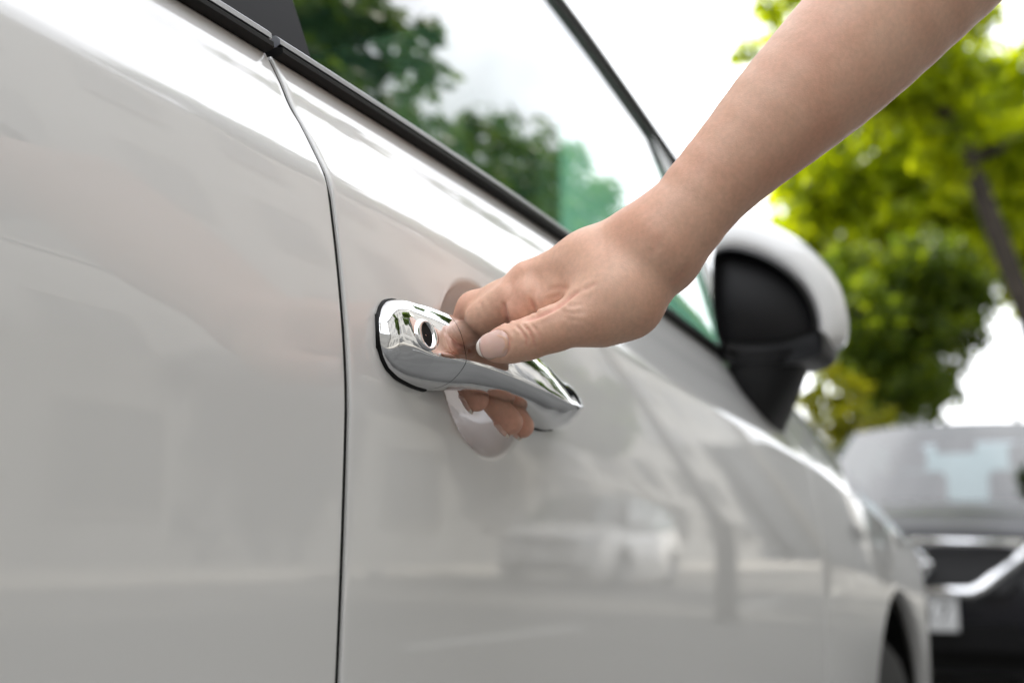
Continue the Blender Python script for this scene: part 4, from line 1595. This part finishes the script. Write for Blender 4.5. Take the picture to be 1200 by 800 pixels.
tree('shrub', 'yellow green shrub in the gap between the white car and the black sedan', B, [(0, 0, 0), (0, 0, 0.7), (0, 0, 1.8)], cl, 0.10, 3600, M['leaf_yellow'], 'shrub', seed=11, r0=0.04)

# street trees on the other side of the road, seen in the window and the paint; last two unseen, added to block sky
for i, (x, y, h, sd, nl) in enumerate(((10.2, -2.75, 12.2, 31, 15000), (18.5, -3.6, 15.6, 32, 13000), (29.0, -5.6, 16.5, 33, 9000), (23.0, -8.0, 8.5, 34, 8000), (-3.4, -5.6, 9.0, 35, 9000), (2.6, -6.6, 9.5, 36, 9000))):
    cl = ball_clumps((0, 0, h * 0.68), h * 0.145, 22, h * 0.066, sd, 1.75)
    tree('street_tree', ('leafy green street tree nearest in the window reflection', 'tall green street tree, second in the window reflection', 'farthest green street tree of the reflected row', 'green street tree beside the reflected white hatchback', 'unseen leafy tree added behind the camera to block sky, beyond the rear door', 'unseen leafy tree added behind the camera to block sky, opposite the front door')[i],
         (x, y, 0.0), [(0, 0, 0), (0.05, 0.03, h * 0.2), (0, 0, h * 0.4), (0.1, 0, h * 0.7)], cl, 0.22, nl, M['leaf_dark'], group='street trees across the road', seed=40 + i, r0=0.085, bark='pale_bark')


# ------------------------------------------------------------------ buildings
def building(name, label, x0, x1, y0, y1, h, face, floors, bays, wall_mat):
    """face = -1: facade at y0 looking to -y; +1: facade at y1 looking to +y"""
    root = empty(name, ((x0 + x1) / 2, (y0 + y1) / 2, 0))
    tag(root, label, 'building')
    ox, oy = root.location.x, root.location.y
    obj('wall', *box(x0 - ox, x1 - ox, y0 - oy, y1 - oy, -0.1, h), wall_mat, root, smooth=False)
    obj('roof', *box(x0 - ox - 0.3, x1 - ox + 0.3, y0 - oy - 0.3, y1 - oy + 0.3, h + 0.003, h + 0.35), M['concrete'], root, smooth=False)
    yf = (y0 if face < 0 else y1) - oy
    bw = (x1 - x0) / bays
    fh = h / floors
    for f_ in range(floors):
        for b_ in range(bays):
            xa = x0 - ox + bw * (b_ + 0.25)
            xb = xa + bw * 0.5
            za, zb_ = fh * f_ + fh * 0.3, fh * f_ + fh * 0.82
            s_ = 0.04 * face
            fr = merge(*[box(*q) for q in ((xa - 0.06, xb + 0.06, min(yf, yf + s_), max(yf, yf + s_), zb_, zb_ + 0.06), (xa - 0.06, xb + 0.06, min(yf, yf + 2 * s_), max(yf, yf + 2 * s_), za - 0.07, za),
                                           (xa - 0.06, xa, min(yf, yf + s_), max(yf, yf + s_), za, zb_), (xb, xb + 0.06, min(yf, yf + s_), max(yf, yf + s_), za, zb_),
                                           ((xa + xb) / 2 - 0.025, (xa + xb) / 2 + 0.025, min(yf, yf + s_), max(yf, yf + s_), za, zb_))])
            w_ = obj('window', *fr, M['window_frame'], root, smooth=False)
            obj('pane', *box(xa, xb, min(yf, yf + 0.2 * s_), max(yf, yf + 0.2 * s_), za, zb_), M['window_glass'], w_, smooth=False)
    return root


building('shade_building', 'unseen pale building added beyond the white car to shade it and the hand', -14, 14.5, 6.2, 15, 9.5, -1, 3, 8, M['render_wall'])  # unseen block added to keep the sun off the car and hand
building('shop_building', 'long six storey building across the road, made tall to block sky, a dim reflection in the door', -24, 58, -24, -11.2, 18.0, 1, 6, 22, M['concrete'])  # height raised to block sky and dim the door
building('rear_sky_blocker', 'unseen plain grey block added behind the camera to darken reflections', -44, -22, -10.8, 5.8, 9.0, -1, 3, 7, M['concrete'])  # unseen, added so black paint and trim reflect something dark
building('corner_building', 'distant grey block closing the street ahead, a dim reflection in the wing', 46, 60, -10.8, -3.4, 8.0, -1, 3, 4, M['concrete'])

# slim pale pole at the right edge
B = at(1203, 640, 13.0)
pr = empty('street_pole', (B[0], B[1], 0))
tag(pr, 'slim pale street pole at the right edge behind the black sedan', 'pole')
obj('pole', *tube([(0, 0, 0), (0, 0, 2.4)], [0.045, 0.040], 16), M['pole_paint'], pr)
obj('base_plate', *lathe([(0.0, 0.03), (0.11, 0.03), (0.12, 0.0)], 20, 'z'), M['pole_paint'], pr)
